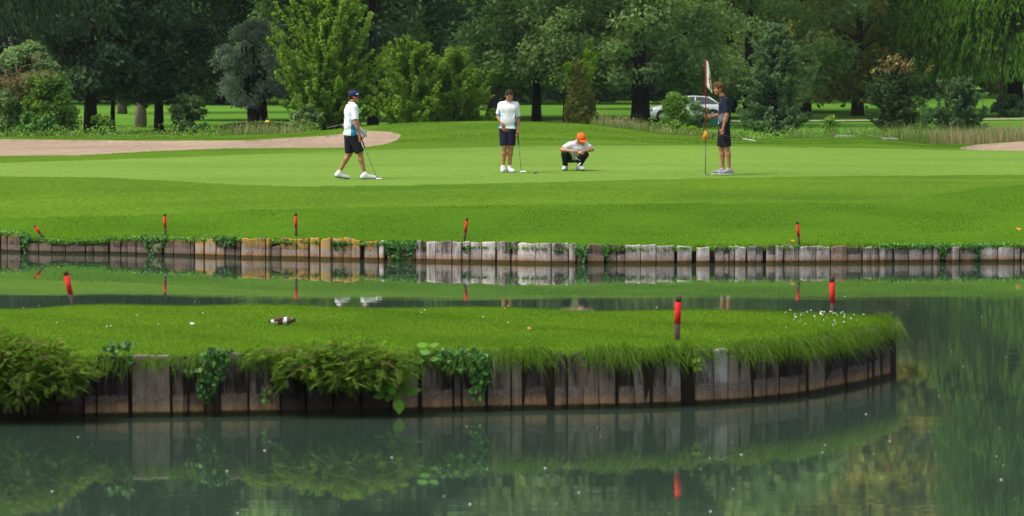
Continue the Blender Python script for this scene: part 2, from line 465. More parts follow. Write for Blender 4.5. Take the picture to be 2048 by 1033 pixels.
# stakes and people
M['wood_near_shade'] = mat_wood('wood_near_shade', (0.075, 0.058, 0.055), (0.016, 0.012, 0.013), (0.050, 0.07, 0.15), (0.055, 0.042, 0.036), (0.06, 0.042, 0.028), (0.018, 0.016, 0.008), grain=0.6)  # near planks under the shrubs, the shade there painted into the wood
M['stake_red'] = mat_plain('stake_red', (0.60, 0.020, 0.024), 0.8, 0.15, 0.25, 22)
M['stake_dark'] = mat_plain('stake_dark', (0.055, 0.035, 0.030), 0.8, 0.2, 0.35, 40)
M['skin'] = mat_plain('skin', (0.43, 0.215, 0.125), 0.5, 0.35, 0.08, 9)
M['skin_tan'] = mat_plain('skin_tan', (0.36, 0.155, 0.08), 0.5, 0.35, 0.08, 9)
M['lip'] = mat_plain('lip', (0.30, 0.10, 0.08), 0.5, 0.3, 0.05)
M['eye'] = mat_plain('eye', (0.03, 0.02, 0.015), 0.2, 0.5, 0.05)
M['hair_dark'] = mat_plain('hair_dark', (0.030, 0.018, 0.014), 0.7, 0.1, 0.4, 60, bump=0.6)
M['hair_brown'] = mat_plain('hair_brown', (0.105, 0.046, 0.022), 0.7, 0.1, 0.45, 60, bump=0.6)
M['hair_blond'] = mat_plain('hair_blond', (0.24, 0.145, 0.07), 0.55, 0.4, 0.35, 60, bump=0.6)
M['cloth_white'] = mat_plain('cloth_white', (0.70, 0.71, 0.76), 0.8, 0.15, 0.05, 14, bump=0.25)
M['cloth_blue'] = mat_plain('cloth_blue', (0.025, 0.23, 0.46), 0.8, 0.15, 0.08, 14)
M['cloth_navy'] = mat_plain('cloth_navy', (0.011, 0.013, 0.030), 0.8, 0.15, 0.2, 14, bump=0.3)
M['cloth_black'] = mat_plain('cloth_black', (0.012, 0.013, 0.020), 0.8, 0.15, 0.25, 14, bump=0.3)
M['cloth_greyblue'] = mat_plain('cloth_greyblue', (0.12, 0.125, 0.165), 0.8, 0.15, 0.12, 14, bump=0.25)
M['cap_navy'] = mat_plain('cap_navy', (0.014, 0.022, 0.105), 0.7, 0.2, 0.15, 20)
M['cap_orange'] = mat_plain('cap_orange', (0.80, 0.115, 0.012), 0.7, 0.2, 0.08, 20)
M['shoe_white'] = mat_plain('shoe_white', (0.72, 0.72, 0.72), 0.5, 0.3, 0.05, 20)
M['shoe_grey'] = mat_plain('shoe_grey', (0.27, 0.265, 0.27), 0.6, 0.3, 0.08, 20)
M['sole'] = mat_plain('sole', (0.05, 0.05, 0.055), 0.7, 0.2, 0.1, 20)
M['belt'] = mat_plain('belt', (0.62, 0.64, 0.64), 0.5, 0.3, 0.05, 20)
M['steel'] = mat_plain('steel', (0.52, 0.52, 0.54), 0.25, 0.5, 0.05, 20, metal=0.9)
M['shaft_dark'] = mat_plain('shaft_dark', (0.055, 0.055, 0.06), 0.35, 0.5, 0.1, 20)
M['grip'] = mat_plain('grip', (0.025, 0.025, 0.028), 0.7, 0.3, 0.1, 40)
M['grip_pale'] = mat_plain('grip_pale', (0.45, 0.43, 0.45), 0.6, 0.3, 0.1, 40)
M['teal'] = mat_plain('teal_plastic', (0.02, 0.30, 0.24), 0.5, 0.4, 0.08, 8)
M['flag_cloth'] = mat_plain('flag_cloth', (0.74, 0.72, 0.65), 0.85, 0.1, 0.04, 12)
M['flag_red'] = mat_plain('flag_red', (0.48, 0.02, 0.022), 0.7, 0.2, 0.05, 12)
M['pole_red'] = mat_plain('pole_red', (0.33, 0.016, 0.018), 0.4, 0.4, 0.1, 12)
M['tassel'] = mat_plain('tassel', (0.80, 0.36, 0.035), 0.85, 0.1, 0.12, 40)
M['yellow'] = mat_plain('yellow_paint', (0.75, 0.60, 0.02), 0.5, 0.4, 0.05, 20)
M['rake'] = mat_plain('rake_white', (0.38, 0.38, 0.36), 0.6, 0.3, 0.08, 20)
M['car_white'] = mat_plain('car_white', (0.86, 0.87, 0.88), 0.22, 0.5, 0.02, 2)
M['car_glass'] = mat_plain('car_glass', (0.05, 0.075, 0.085), 0.05, 0.6, 0.1, 2)
M['rubber'] = mat_plain('rubber', (0.022, 0.023, 0.026), 0.8, 0.2, 0.1, 20)
M['rim'] = mat_plain('rim', (0.45, 0.46, 0.48), 0.3, 0.5, 0.05, 20, metal=0.7)
M['lamp'] = mat_plain('lamp_lens', (0.30, 0.31, 0.33), 0.1, 0.6, 0.05, 20)
M['post_pale'] = mat_plain('post_pale', (0.46, 0.45, 0.42), 0.8, 0.2, 0.15, 20)
M['duck_brown'] = mat_plain('duck_brown', (0.11, 0.060, 0.034), 0.7, 0.2, 0.35, 60)
M['duck_white'] = mat_plain('duck_white', (0.72, 0.70, 0.68), 0.7, 0.2, 0.06, 60)
M['duck_green'] = mat_plain('duck_green', (0.012, 0.045, 0.026), 0.35, 0.5, 0.2, 60)
M['duck_black'] = mat_plain('duck_black', (0.014, 0.014, 0.013), 0.6, 0.3, 0.2, 60)
M['duck_bill'] = mat_plain('duck_bill', (0.42, 0.32, 0.08), 0.5, 0.3, 0.1, 60)
M['leaf_dry'] = mat_plain('dry_leaf', (0.55, 0.20, 0.05), 0.7, 0.2, 0.2, 30)

# ------------------------------------------------------------------ terrain
def interp(tab):
    a = np.array(tab, float)
    return lambda p: np.interp(p, a[:, 0], a[:, 1])

def wl_to_D(y): return F * CAM_H / (np.asarray(y, float) - HORIZON)

# far bank: image row of the waterline by column
far_wl = interp([(-900, 500), (0, 504), (100, 507), (217, 508), (329, 511), (480, 516), (591, 518), (932, 525), (1100, 528), (1596, 527), (1900, 525), (2048, 524), (2900, 520)])
def wall_D(px): return wl_to_D(far_wl(px))

cols = [-900, -300, 0, 300, 600, 720, 800, 900, 1000, 1150, 1300, 1400, 1500, 1650, 1750, 1850, 1940, 2048, 2400, 2900]
rows = {
    75: [353.5] * 20,
    83: [326, 326, 326, 325, 323, 322, 322, 321, 321, 321, 321, 321, 321, 321, 321, 322, 322, 322, 322, 322],
    92: [304, 304, 303, 302, 298, 296, 294.5, 293, 292, 291, 291, 291, 292, 293, 295, 297, 298, 299, 300, 300],
    99: [289, 289, 288, 288, 284, 279, 273, 269, 268, 270, 280, 284, 287, 283, 284, 293, 295, 291, 290, 290],
    105: [277, 277, 276, 277, 271, 258, 249, 245, 243, 247, 265, 273, 279, 275, 276, 289, 291, 284, 283, 283],
    107: [273, 273, 273, 274, 266, 252, 246, 243, 242, 246, 263, 273, 279, 275, 276, 289, 290, 282, 281, 281],
}
bank_top = interp([(-900, .30), (-30, .30), (40, .27), (50, .15), (215, .14), (225, .23), (380, .23), (480, .27), (760, .24), (835, .23), (1000, .225), (1150, .21), (1400, .205), (1500, .215), (1800, .215), (2048, .215), (2900, .21)])
PXG = np.arange(-900, 2901, 20.0)
DG = np.arange(58, 140.01, 0.25)
Zt = np.zeros((len(PXG), len(DG)))
rk = sorted(rows)
for i, p in enumerate(PXG):
    wd = float(wall_D(p))
    Ds = [wd - 3, wd, wd + (75 - wd) * 0.33, wd + (75 - wd) * 0.62, wd + (75 - wd) * 0.8]
    fz = float(bank_top(p))
    cb = 0.035 * math.exp(-((p - 830) / 330.0) ** 4)
    Zs = [fz, fz, 0.70 + cb, 0.985 + cb, 1.085 + cb]
    Ds.insert(2, wd + 0.5); Zs.insert(2, max(fz + 0.10, 0.37))
    for d in rk:
        yi = np.interp(p, cols, rows[d])
        Ds.append(d); Zs.append(CAM_H - (yi - HORIZON) * d / F)
    Ds += [112, 120, 140]; Zs += [Zs[-1] - 0.22, 0.9, 0.85]
    Zt[i] = np.interp(DG, Ds, Zs)

def blur(A, sig, ax):
    n = int(3 * sig) + 1
    k = np.exp(-0.5 * (np.arange(-n, n + 1) / sig) ** 2); k /= k.sum()
    pad = [(0, 0), (0, 0)]; pad[ax] = (n, n)
    B = np.pad(A, pad, mode='edge')
    return np.apply_along_axis(lambda v: np.convolve(v, k, mode='valid'), ax, B)
Zb = blur(Zt, 1.2, 0)
Zs1, Zs2 = blur(Zb, 4.0, 1), blur(Zb, 2.0, 1)
wgt = np.clip((DG - 100) / 4, 0, 1)[None, :]
wg0 = np.clip((DG - 68.5) / 3, 0, 1)[None, :]
Zt = np.maximum(Zb, 0) * (1 - wg0) + (Zs1 * (1 - wgt) + Zs2 * wgt) * wg0

def ground_z(x, y):
    x = np.asarray(x, float); y = np.asarray(y, float)
    px = np.clip(1024 + F * x / np.maximum(y, 1), PXG[0], PXG[-1] - 1e-3)
    d = np.clip(y, DG[0], DG[-1] - 1e-3)
    i = ((px - PXG[0]) / 20).astype(int); j = ((d - DG[0]) / 0.25).astype(int)
    fi = (px - PXG[0]) / 20 - i; fj = (d - DG[0]) / 0.25 - j
    z = (Zt[i, j] * (1 - fi) * (1 - fj) + Zt[i + 1, j] * fi * (1 - fj) + Zt[i, j + 1] * (1 - fi) * fj + Zt[i + 1, j + 1] * fi * fj)
    return z + np.where(y > 195, (np.minimum(y, 420) - 195) * 0.0056, 0.0) + np.where(y > 130, 0.10 * np.sin(x * 0.11 + 1) * np.sin(y * 0.06), 0)

def img_y(z, y): return HORIZON + F / y * (CAM_H - z)

def on_ground(px, py, dmin=60.0, dmax=110.0):
    """first ground point seen at pixel (px, py) between two distances"""
    D = np.arange(dmin, dmax, 0.05)
    x = (px - 1024) / F * D
    v = img_y(ground_z(x, D), D)
    k = np.where(v <= py)[0]
    d = D[k[0]] if len(k) else dmax
    x = (px - 1024) / F * d
    return np.array([x, d, float(ground_z(x, d))])

def gp(px, D):
    x = (px - 1024) / F * D
    return np.array([x, D, float(ground_z(x, D))])

# zone borders in image rows
z_rough = interp([(-900, 445), (0, 437), (300, 430), (500, 421), (1024, 411), (1500, 406), (1720, 408), (1800, 404), (1880, 390), (1960, 376), (2048, 370), (2900, 368)])
z_front = interp([(-900, 352), (0, 353), (200, 355), (350, 362), (480, 370), (600, 373), (800, 371), (1024, 366), (1400, 357), (1700, 352), (2048, 350), (2900, 350)])
z_back = interp([(-900, 332), (0, 326), (300, 317), (500, 309), (700, 302), (850, 298), (1000, 294), (1150, 291.5), (1400, 291.5), (1600, 295), (1750, 297), (1900, 300), (2048, 302), (2900, 304)])
b_near = interp([(-900, 314), (0, 312), (150, 311), (300, 303), (450, 297), (650, 296), (730, 294), (770, 289), (795, 280), (803, 270)])
b_far = interp([(-900, 278), (0, 279), (300, 282), (500, 281), (650, 272), (700, 266), (740, 262), (780, 264), (795, 268), (803, 270)])
r_near = interp([(1915, 297), (1935, 300), (2048, 302), (2900, 304)])
r_far = interp([(1915, 297), (1945, 291), (1974, 288), (2048, 283), (2900, 280)])

def build_terrain():
    pc = np.concatenate([np.arange(-900, -150, 75), np.arange(-150, 640, 11.0), np.arange(640, 820, 3.5), np.arange(820, 2200, 11.0), np.arange(2200, 2901, 75)])
    # rows follow the bank front and then run straight
    t = np.concatenate([np.linspace(0, 1, 60)])
    Dr = np.concatenate([np.arange(76, 96, 0.25), np.arange(96, 108, 0.11), np.arange(108, 112, 0.3), np.arange(112, 140.1, 2.0)])
    nC = len(pc)
    Dm = []
    for p in pc:
        wd = float(wall_D(p)) + 0.03
        Dm.append(np.concatenate([wd + (76 - wd) * t[:-1], Dr]))
    Dm = np.array(Dm)                       # columns x rows
    X = (pc[:, None] - 1024) / F * Dm
    Z = ground_z(X, Dm)
    Z = Z + 0.012 * np.sin(X * 1.9) * np.sin(Dm * 1.3)
    nR = Dm.shape[1]
    V = np.stack([X, Dm, Z], -1).reshape(-1, 3)
    idx = np.arange(nC * nR).reshape(nC, nR)
    Q = np.stack([idx[:-1, :-1], idx[1:, :-1], idx[1:, 1:], idx[:-1, 1:]], -1).reshape(-1, 4)
    cx = V[Q].mean(1)
    px = 1024 + F * cx[:, 0] / cx[:, 1]
    yi = img_y(cx[:, 2], cx[:, 1]); D = cx[:, 1]
    zone = np.full(len(Q), 1)               # collar
    zone[(yi > z_rough(px)) & (D < 75)] = 0
    zone[(yi < z_front(px)) & (yi > z_back(px)) & (D < 96)] = 2
    sand_l = (yi < b_near(px)) & (yi > b_far(px)) & (px < 803) & (D > 84) & (D < 108)
    sand_r = (yi < r_near(px)) & (yi > r_far(px)) & (px > 1915) & (D > 90) & (D < 108)
    zone[sand_l] = 3; zone[sand_r] = 4
    zone[D > 112] = 5
    names = ['rough_grass', 'fairway_collar', 'putting_green', 'sand_bunker', 'sand_bunker', 'far_meadow']
    mats = ['rough', 'collar', 'green', 'sand', 'sand', 'lawn']
    labels = ['dark rough grass sloping down to the far planks', 'mown collar and mound round the putting green', 'pale closely mown putting green',
              'long left sand bunker behind the green', 'small right sand bunker at the frame edge', None]
    for zi in range(6):
        q = Q[zone == zi]
        if not len(q): continue
        u, inv = np.unique(q, return_inverse=True)
        v = V[u].copy()
        if zi in (3, 4):                    # sand lies below its grass lip
            edge = np.isin(u, Q[zone != zi])
            v[~edge, 2] -= 0.05
        o = add(names[zi], make_mesh(names[zi], v, inv.reshape(-1, 4), True), M[mats[zi]])
        tag(o, labels[zi], kind='structure')
    # front face of the bank, seen through gaps between planks
    pts = np.stack([V[idx[:, 0]], V[idx[:, 0]] * [1, 1, 0] + [0, -0.005, -0.7]], 1).reshape(-1, 3)
    n = nC
    q = np.array([[2 * i, 2 * i + 1, 2 * i + 3, 2 * i + 2] for i in range(n - 1)])
    tag(add('earth_bank', make_mesh('earth_bank', pts, q), M['soil']), kind='structure')
    # wide land beyond
    xs = np.concatenate([np.linspace(-420, -60, 19), np.linspace(-50, 50, 41), np.linspace(60, 420, 19)])
    ys = np.concatenate([np.arange(139, 300, 4.0), np.arange(300, 1000, 30.0)])
    X, Y = np.meshgrid(xs, ys, indexing='ij')
    V = np.stack([X, Y, ground_z(X, Y) - 0.004], -1).reshape(-1, 3)
    idx = np.arange(len(xs) * len(ys)).reshape(len(xs), len(ys))
    Q = np.stack([idx[:-1, :-1], idx[1:, :-1], idx[1:, 1:], idx[:-1, 1:]], -1).reshape(-1, 4)
    tag(add('park_lawn', make_mesh('park_lawn', V, Q, True), M['lawn']), kind='structure')
build_terrain()

# pond
wv = np.array([[-90, 3, 0], [90, 3, 0], [90, 70, 0], [-90, 70, 0]], float)
tag(add('pond_water', make_mesh('pond_water', wv, np.array([[0, 1, 2, 3]])), M['water']), kind='structure')

# gravel track beyond the right hand shrubs
def strip(name, pts, width, mat, lift):
    P = np.array(pts); z = ground_z(P[:, 0], P[:, 1])
    T = unit(np.gradient(P, axis=0)); Nn = np.stack([-T[:, 1], T[:, 0]], 1)
    A = P + Nn * width / 2; B = P - Nn * width / 2
    V = np.concatenate([np.c_[A, ground_z(A[:, 0], A[:, 1]) + lift], np.c_[B, ground_z(B[:, 0], B[:, 1]) + lift]])
    n = len(P)
    q = np.array([[i, n + i, n + i + 1, i + 1] for i in range(n - 1)])
    return tag(add(name, make_mesh(name, V, q, True), mat), kind='structure')
strip('gravel_track', [(x, 196 + 0.5 * math.sin(x * 0.3)) for x in np.linspace(2.0, 60, 60)], 2.6, M['dirt'], 0.05)

# ------------------------------------------------------------------ peninsula
near_wl = interp([(-700, 842), (0, 840), (200, 838), (400, 835), (600, 832), (800, 828), (1000, 823), (1100, 822), (1300, 818), (1400, 813), (1500, 807), (1600, 796), (1650, 787), (1700, 777), (1750, 765), (1770, 760), (1788, 754), (1800, 751)])
PEN_Z = 0.55
def near_pt(px):
    D = float(wl_to_D(near_wl(px)))
    return np.array([(px - 1024) / F * D, D])
def pen_outline():
    front = [near_pt(p) for p in np.concatenate([np.arange(-700, 1600, 40), np.arange(1600, 1780, 12), [1786]])]
    tipx = front[-1][0]
    back_px = [(1790, 40.1), (1784, 40.45), (1765, 40.9), (1700, 41.3), (1600, 41.65), (1400, 42.0), (1200, 42.15), (1000, 42.5), (800, 42.8), (500, 43.0), (150, 42.8), (0, 42.4), (-300, 41.7), (-700, 40.6)]
    back = []
    for p, D in back_px:
        back.append(np.array([(p - 1024) / F * D, D]))
    return np.array(front), np.array(back)
PF, PB = pen_outline()

def resample(P, n):
    d = np.r_[0, np.cumsum(np.linalg.norm(np.diff(P, axis=0), axis=1))]
    t = np.linspace(0, d[-1], n)
    return np.stack([np.interp(t, d, P[:, 0]), np.interp(t, d, P[:, 1])], 1)

def pen_z(x, y):
    x = np.asarray(x, float); y = np.asarray(y, float)
    e = np.minimum(y - front_y(np.minimum(x, PF[:, 0].max())), back_y(x) - y)
    e = np.minimum(e, (PB[:, 0].max() - x) * 1.5)
    return PEN_Z - 0.07 * np.clip(1 - e / 0.5, 0, 1) ** 2 + 0.022 * np.sin(x * 1.3 + 0.5) * np.sin(y * 0.9) + 0.012 * np.sin(x * 3.1 + y * 2.0)

def back_y(x):      # back edge of the lawn at x
    o = np.argsort(PB[:, 0]); return np.interp(x, PB[o, 0], PB[o, 1])
def front_y(x):
    return np.interp(x, PF[:, 0], PF[:, 1])

def build_peninsula():
    TIP = max(PB[:, 0].max(), PF[:, 0].max())
    # columns in x, rows between front and back edge
    xs = np.concatenate([np.linspace(PF[0, 0], 2.6, 70), np.linspace(2.7, TIP - 0.02, 26)])
    nr = 26
    V = []
    for x in xs:
        fy = front_y(min(x, PF[:, 0].max())) + 0.05
        by = max(back_y(x), fy + 0.05)
        if x > PF[:, 0].max(): fy = np.interp(x, [PF[:, 0].max(), TIP], [PF[-1, 1], 0.5 * (PB[0, 1] + PF[-1, 1])])
        ys = np.linspace(fy, by, nr)
        V.append(np.stack([np.full(nr, x), ys, pen_z(x, ys)], 1))
    V = np.array(V)
    n = len(xs)
    idx = np.arange(n * nr).reshape(n, nr)
    Q = np.stack([idx[:-1, :-1], idx[1:, :-1], idx[1:, 1:], idx[:-1, 1:]], -1).reshape(-1, 4)
    tag(add('peninsula_lawn', make_mesh('peninsula_lawn', V.reshape(-1, 3), Q, True), M['peninsula']), kind='structure')
    # banks all round
    ring = np.concatenate([V[:, 0], V[-1, 1:], V[::-1, -1][1:]])
    low = ring.copy(); low[:, 2] = -0.6
    m = len(ring)
    W = np.concatenate([ring, low])
    q = np.array([[i, m + i, m + i + 1, i + 1] for i in range(m - 1)])
    tag(add('peninsula_bank', make_mesh('peninsula_bank', W, q), M['soil']), kind='structure')
build_peninsula()

# ------------------------------------------------------------------ plank walls
def plank_mesh(p0, p1, ztop, thick, rng, zbot=-0.35, jag=0.007, lean=0.0, n=3):
    """an upright plank from p0 to p1 (x,y on its front face): uneven top, eased edges"""
    p0, p1 = np.asarray(p0, float), np.asarray(p1, float)
    d = p1 - p0; w = np.linalg.norm(d); d = d / w
    nrm = np.array([-d[1], d[0]])           # away from the viewer
    if nrm[1] < 0: nrm = -nrm
    V = []
    tilt = rng.normal(0, jag * 1.3)
    skew = float(np.clip(rng.normal(0, 0.006), -0.012, 0.012)); taper = max(0.0, rng.normal(0.002, 0.006)) * min(1, w / 0.2)
    for i in range(n + 1):
        u = i / n
        zt = ztop + rng.normal(0, jag) + tilt * (u - 0.5) * 2
        b = p0 + d * w * u
        fr = rng.normal(0, 0.004) + (0.012 if i in (0, n) else 0.0)
        top = lean * (zt - 0)
        off = nrm * fr
        bt = b + off + nrm * top + d * (skew + (taper if i == 0 else (-taper if i == n else 0)))
        V += [[*(b + off), zbot], [*(bt), zt - 0.012], [*(bt + nrm * 0.012), zt], [*(bt + nrm * thick), zt - rng.uniform(0, 0.012)], [*(b + nrm * thick), zbot]]
    V = np.array(V)
    q = []
    for i in range(n):
        for k in range(5):
            a, b_ = i * 5 + k, i * 5 + (k + 1) % 5
            q.append((a, a + 5, b_ + 5, b_))
    e = n * 5
    tri = []
    for k in (1, 2, 3):
        tri.append((0, k, k + 1)); tri.append((e, e + k + 1, e + k))
    return make_mesh('plank', V, [np.array(q), np.array(tri)])

far_planks = [  # (left px, right px, top row, material)
    (-120, -96, 486, 'b'), (-95, -70, 487, 'b'), (-69, -44, 485, 'b'), (-42, -18, 486, 'b'), (-16, -1, 482, 'b'),
    (0, 13, 470, 'b'), (13.5, 39, 469, 'b'), (55, 77, 487, 'b'), (78, 103, 486, 'b'), (103.5, 131, 487, 'b'), (131.5, 171, 487, 'b'), (172, 187, 492, 'b'), (188, 217, 489, 'b'),
    (219, 240, 481, 'b'), (240.5, 254, 482, 'b'), (254.5, 271, 481, 'b'), (271.5, 297, 482, 'b'), (300, 323, 488, 'b'), (327, 345, 484, 'b'), (348, 380, 481, 'b'), (381, 387, 483, 'b'), (389, 407, 478, 'l'), (408, 430, 478, 'l'),
    (431, 448, 485, 'r'), (449, 468, 488, 'b'), (470, 479, 484, 'b'), (481, 504, 476, 'l'), (504.5, 531, 476, 'l'), (531.5, 539, 477, 'l'), (541, 559, 492, 'b'),
    (560, 592, 477, 'l'), (592.5, 615, 477, 'l'), (619, 639, 475, 'l'), (640, 661, 478, 'l'), (662, 685, 477, 'l'), (685.5, 704, 476, 'l'), (704.5, 720, 480, 'l'), (728, 756, 482, 'l'), (757, 766, 482, 'g'),
    (774, 800, 487, 'r'), (801, 831, 490, 'r'), (832, 845, 481, 'g'), (845.5, 852, 484, 'r'), (852.5, 870, 482, 'g'), (870.5, 903, 483, 'g'), (903.5, 921, 483, 'g'), (922, 938, 484, 'g'),
    (940, 962, 485, 'g'), (962.5, 990, 484, 'g'), (994, 1020, 484, 'g'), (1020.5, 1034, 484, 'g'), (1035, 1069, 486, 'g'), (1070, 1102, 487, 'g'), (1103, 1137, 487, 'g'), (1137.5, 1151, 487, 'g'),
    (1154, 1172, 500, 'r'), (1174, 1208, 488, 'r'), (1216, 1234, 490, 'g'), (1234.5, 1250, 491, 'g'), (1251, 1281, 491, 'g'), (1282, 1312, 490, 'g'), (1313, 1349, 491, 'g'), (1354, 1384, 493, 'g'),
    (1391, 1420, 494, 'g'), (1430, 1448, 493, 'g'), (1449, 1459, 494, 'g'), (1459.5, 1470, 493, 'g'), (1470.5, 1491, 493, 'g'), (1494, 1512, 492, 'g'), (1512.5, 1527, 492, 'g'), (1531, 1549, 492, 'g'),
    (1550, 1566, 492, 'g'), (1568, 1597, 491, 'g'), (1598, 1632, 493, 'g'), (1633, 1662, 492, 'g'), (1663, 1694, 492, 'r'), (1695, 1724, 494, 'g'), (1726, 1744, 494, 'g'), (1744.5, 1758, 494, 'g'), (1759.5, 1772, 495, 'g'),
    (1772.5, 1787, 495, 'g'), (1789, 1818, 494, 'g'), (1818.5, 1848, 490, 'g'), (1848.5, 1865, 490, 'g'), (1865.5, 1881, 491, 'g'), (1892, 1903, 491, 'g'), (1903.5, 1918, 493, 'g'), (1922, 1951, 493, 'g'),
    (1961, 1995, 493, 'g'), (1997, 2028, 494, 'g'), (2029, 2041, 495, 'g'), (2043, 2068, 494, 'g'), (2070, 2094, 495, 'g'), (2096, 2120, 494, 'g'), (2122, 2150, 494, 'g')]
WM = {'g': 'wood_grey', 'r': 'wood_rust', 'l': 'wood_lichen', 'b': 'wood_brown'}
rngp = np.random.default_rng(11)
wall_far = empty('plank_wall', (0, 0, 0), 'long weathered plank wall holding up the far bank below the green', 'retaining wall')
for a, b, top, k in far_planks:
    Da, Db = float(wall_D(a)) , float(wall_D(b))
    j = rngp.normal(0, 0.015)
    Dm_ = (Da + Db) / 2
    zt = CAM_H - (top - HORIZON) * Dm_ / F
    p0 = ((a + 0.3 - 1024) / F * Da, Da - 0.09 + j); p1 = ((b - 0.3 - 1024) / F * Db, Db - 0.09 + j + rngp.normal(0, 0.008))
    add('plank', plank_mesh(p0, p1, zt, 0.07, rngp, lean=rngp.normal(0.02, 0.02)), M[WM[k]], wall_far)

near_planks = [
    (-260, -200, 724, 'd'), (-198, -140, 724, 'd'), (-138, -80, 722, 'd'), (-78, -22, 724, 'k'), (-20, 40, 724, 'k'), (42, 112, 724, 'k'), (115, 164, 726, 'k'), (166, 190, 728, 'd'),
    (193, 256, 712, 'd'), (263, 340, 712, 'n'), (343, 374, 714, 'n'), (376, 407, 716, 'd'), (412, 438, 740, 'k'), (440, 494, 706, 'n'), (496, 559, 712, 'n'), (562, 612, 716, 'k'), (615, 664, 718, 'k'), (668, 722, 720, 'k'),
    (725, 782, 722, 'k'), (784, 836, 722, 'n'), (845, 908, 714, 'n'), (910, 924, 716, 'd'), (927, 973, 718, 'n'), (976, 1022, 720, 'n'), (1024, 1045, 722, 'n'), (1047, 1095, 724, 'd'),
    (1112, 1135, 708, 'n'), (1136, 1168, 707, 'n'), (1170, 1199, 722, 'n'), (1200, 1233, 724, 'n'), (1239, 1269, 716, 'n'), (1270, 1302, 712, 'p'), (1309, 1337, 712, 'n'), (1340, 1367, 700, 'p'),
    (1398, 1430, 699, 'p'), (1431, 1459, 700, 'p'), (1460, 1482, 712, 'n'), (1483, 1509, 716, 'n'), (1513, 1537, 712, 'n'), (1538, 1562, 710, 'n'), (1563, 1602, 706, 'n'), (1605, 1617, 712, 'd'), (1622, 1654, 704, 'n'),
    (1656, 1695, 704, 'd'), (1700, 1738, 690, 'd'), (1742, 1751, 700, 'd'), (1752, 1769, 694, 'n'), (1770, 1785, 692, 'd')]
WN = {'n': 'wood_near', 'p': 'wood_near_pale', 'd': 'wood_near_dark', 'k': 'wood_near_shade'}
wall_near = empty('plank_wall', (0, 0, 0), 'dark tall plank wall round the front of the grassy peninsula', 'retaining wall')
for a, b, top, k in near_planks:
    A, B = near_pt(a + 0.6), near_pt(b - 0.6)
    j = rngp.normal(0, 0.012)
    zt = CAM_H - (top - HORIZON) * (A[1] + B[1]) / 2 / F
    add('plank', plank_mesh(A + [0, j], B + [0, j + rngp.normal(0, 0.006)], min(zt, 0.6), 0.075, rngp, jag=0.009, lean=rngp.normal(0.03, 0.02)), M[WN[k]], wall_near)
# the wall turns the tip of the peninsula
tip = resample(np.array([PF[-1], PF[-1] + [0.03, 0.5], PB[0] + [-0.02, 0.0], PB[1], PB[2], PB[3]]), 14)
for i in range(len(tip) - 1):
    d = tip[i + 1] - tip[i]
    add('plank', plank_mesh(tip[i] + d * 0.02, tip[i + 1] - d * 0.03, 0.5, -0.07 if d[0] < 0 else 0.07, rngp, jag=0.012), M['wood_near_dark' if i % 2 else 'wood_near'], wall_near)

# ------------------------------------------------------------------ leaves, blades, trees
def leaf_quads(C, Nn, L, W, rng, tang=None, fold=0.12):
    n = len(C)
    if tang is None:
        tang = rng.normal(size=(n, 3))
    T = unit(tang - (tang * Nn).sum(1, keepdims=True) * Nn)
    B = np.cross(Nn, T)
    L = np.broadcast_to(np.asarray(L, float), (n,))[:, None]; W = np.broadcast_to(np.asarray(W, float), (n,))[:, None]
    up = Nn * W * fold
    V = np.stack([C - T * L / 2, C + B * W / 2 + up - T * L * 0.06, C + T * L / 2, C - B * W / 2 + up - T * L * 0.06], 1).reshape(-1, 3)
    return V, np.arange(4 * n).reshape(n, 4)

def crown_cloud(clumps, n_leaves, L, W, rng, center, updir=0.5, flat=0.65, tintc=None, dens_pow=2.0):
    """clumps (K,4): x,y,z,radius. Leaves sit mostly on the outer, upper side of each clump"""
    K = len(clumps)
    p = clumps[:, 3] ** dens_pow; p = p / p.sum()
    ci = rng.choice(K, n_leaves, p=p)
    c = clumps[ci]
    out = unit(c[:, :3] - center)
    d = unit(rng.normal(size=(n_leaves, 3)) + 0.45 * out + np.array([0, 0, 0.25]))
    r = c[:, 3:4] * (rng.random((n_leaves, 1)) ** 0.45) * (0.85 + 0.5 * rng.random((n_leaves, 1)))
    pos = c[:, :3] + d * r * np.array([1, 1, flat])
    Nn = unit(0.55 * d + np.array([0, 0, updir]) + 0.55 * rng.normal(size=(n_leaves, 3)))
    s = (0.7 + 0.6 * rng.random(n_leaves)) * (1 + np.clip((pos[:, 2] - 7) / 6, 0, 1.3))
    V, Q = leaf_quads(pos, Nn, L * s, W * s, rng)
    tc = tintc if tintc is not None else rng.random(K)
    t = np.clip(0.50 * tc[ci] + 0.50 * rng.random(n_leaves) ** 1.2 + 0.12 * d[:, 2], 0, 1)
    return V, Q, np.repeat(t, 4)

def envelope(shape, u):
    """crown radius factor at relative height u"""
    if shape == 'round': return np.sqrt(np.clip(1 - (2 * u - 0.9) ** 2 / 1.25, 0.03, 1))
    if shape == 'cone': return np.clip(1.08 - u, 0.05, 1) ** 0.75 * np.clip(u * 7 + 0.5, 0, 1)
    if shape == 'column': return np.clip(1.0 - 0.75 * u ** 2.0, 0.08, 1) * np.clip(u * 6 + 0.6, 0, 1)
    if shape == 'bush': return np.sqrt(np.clip(1 - (u * 0.97) ** 2.2, 0.02, 1)) * np.clip(u * 5 + 0.65, 0, 1)
    if shape == 'egg': return np.sin(np.pi * np.clip(u * 0.86 + 0.12, 0, 1)) ** 0.7
    return np.ones_like(u)

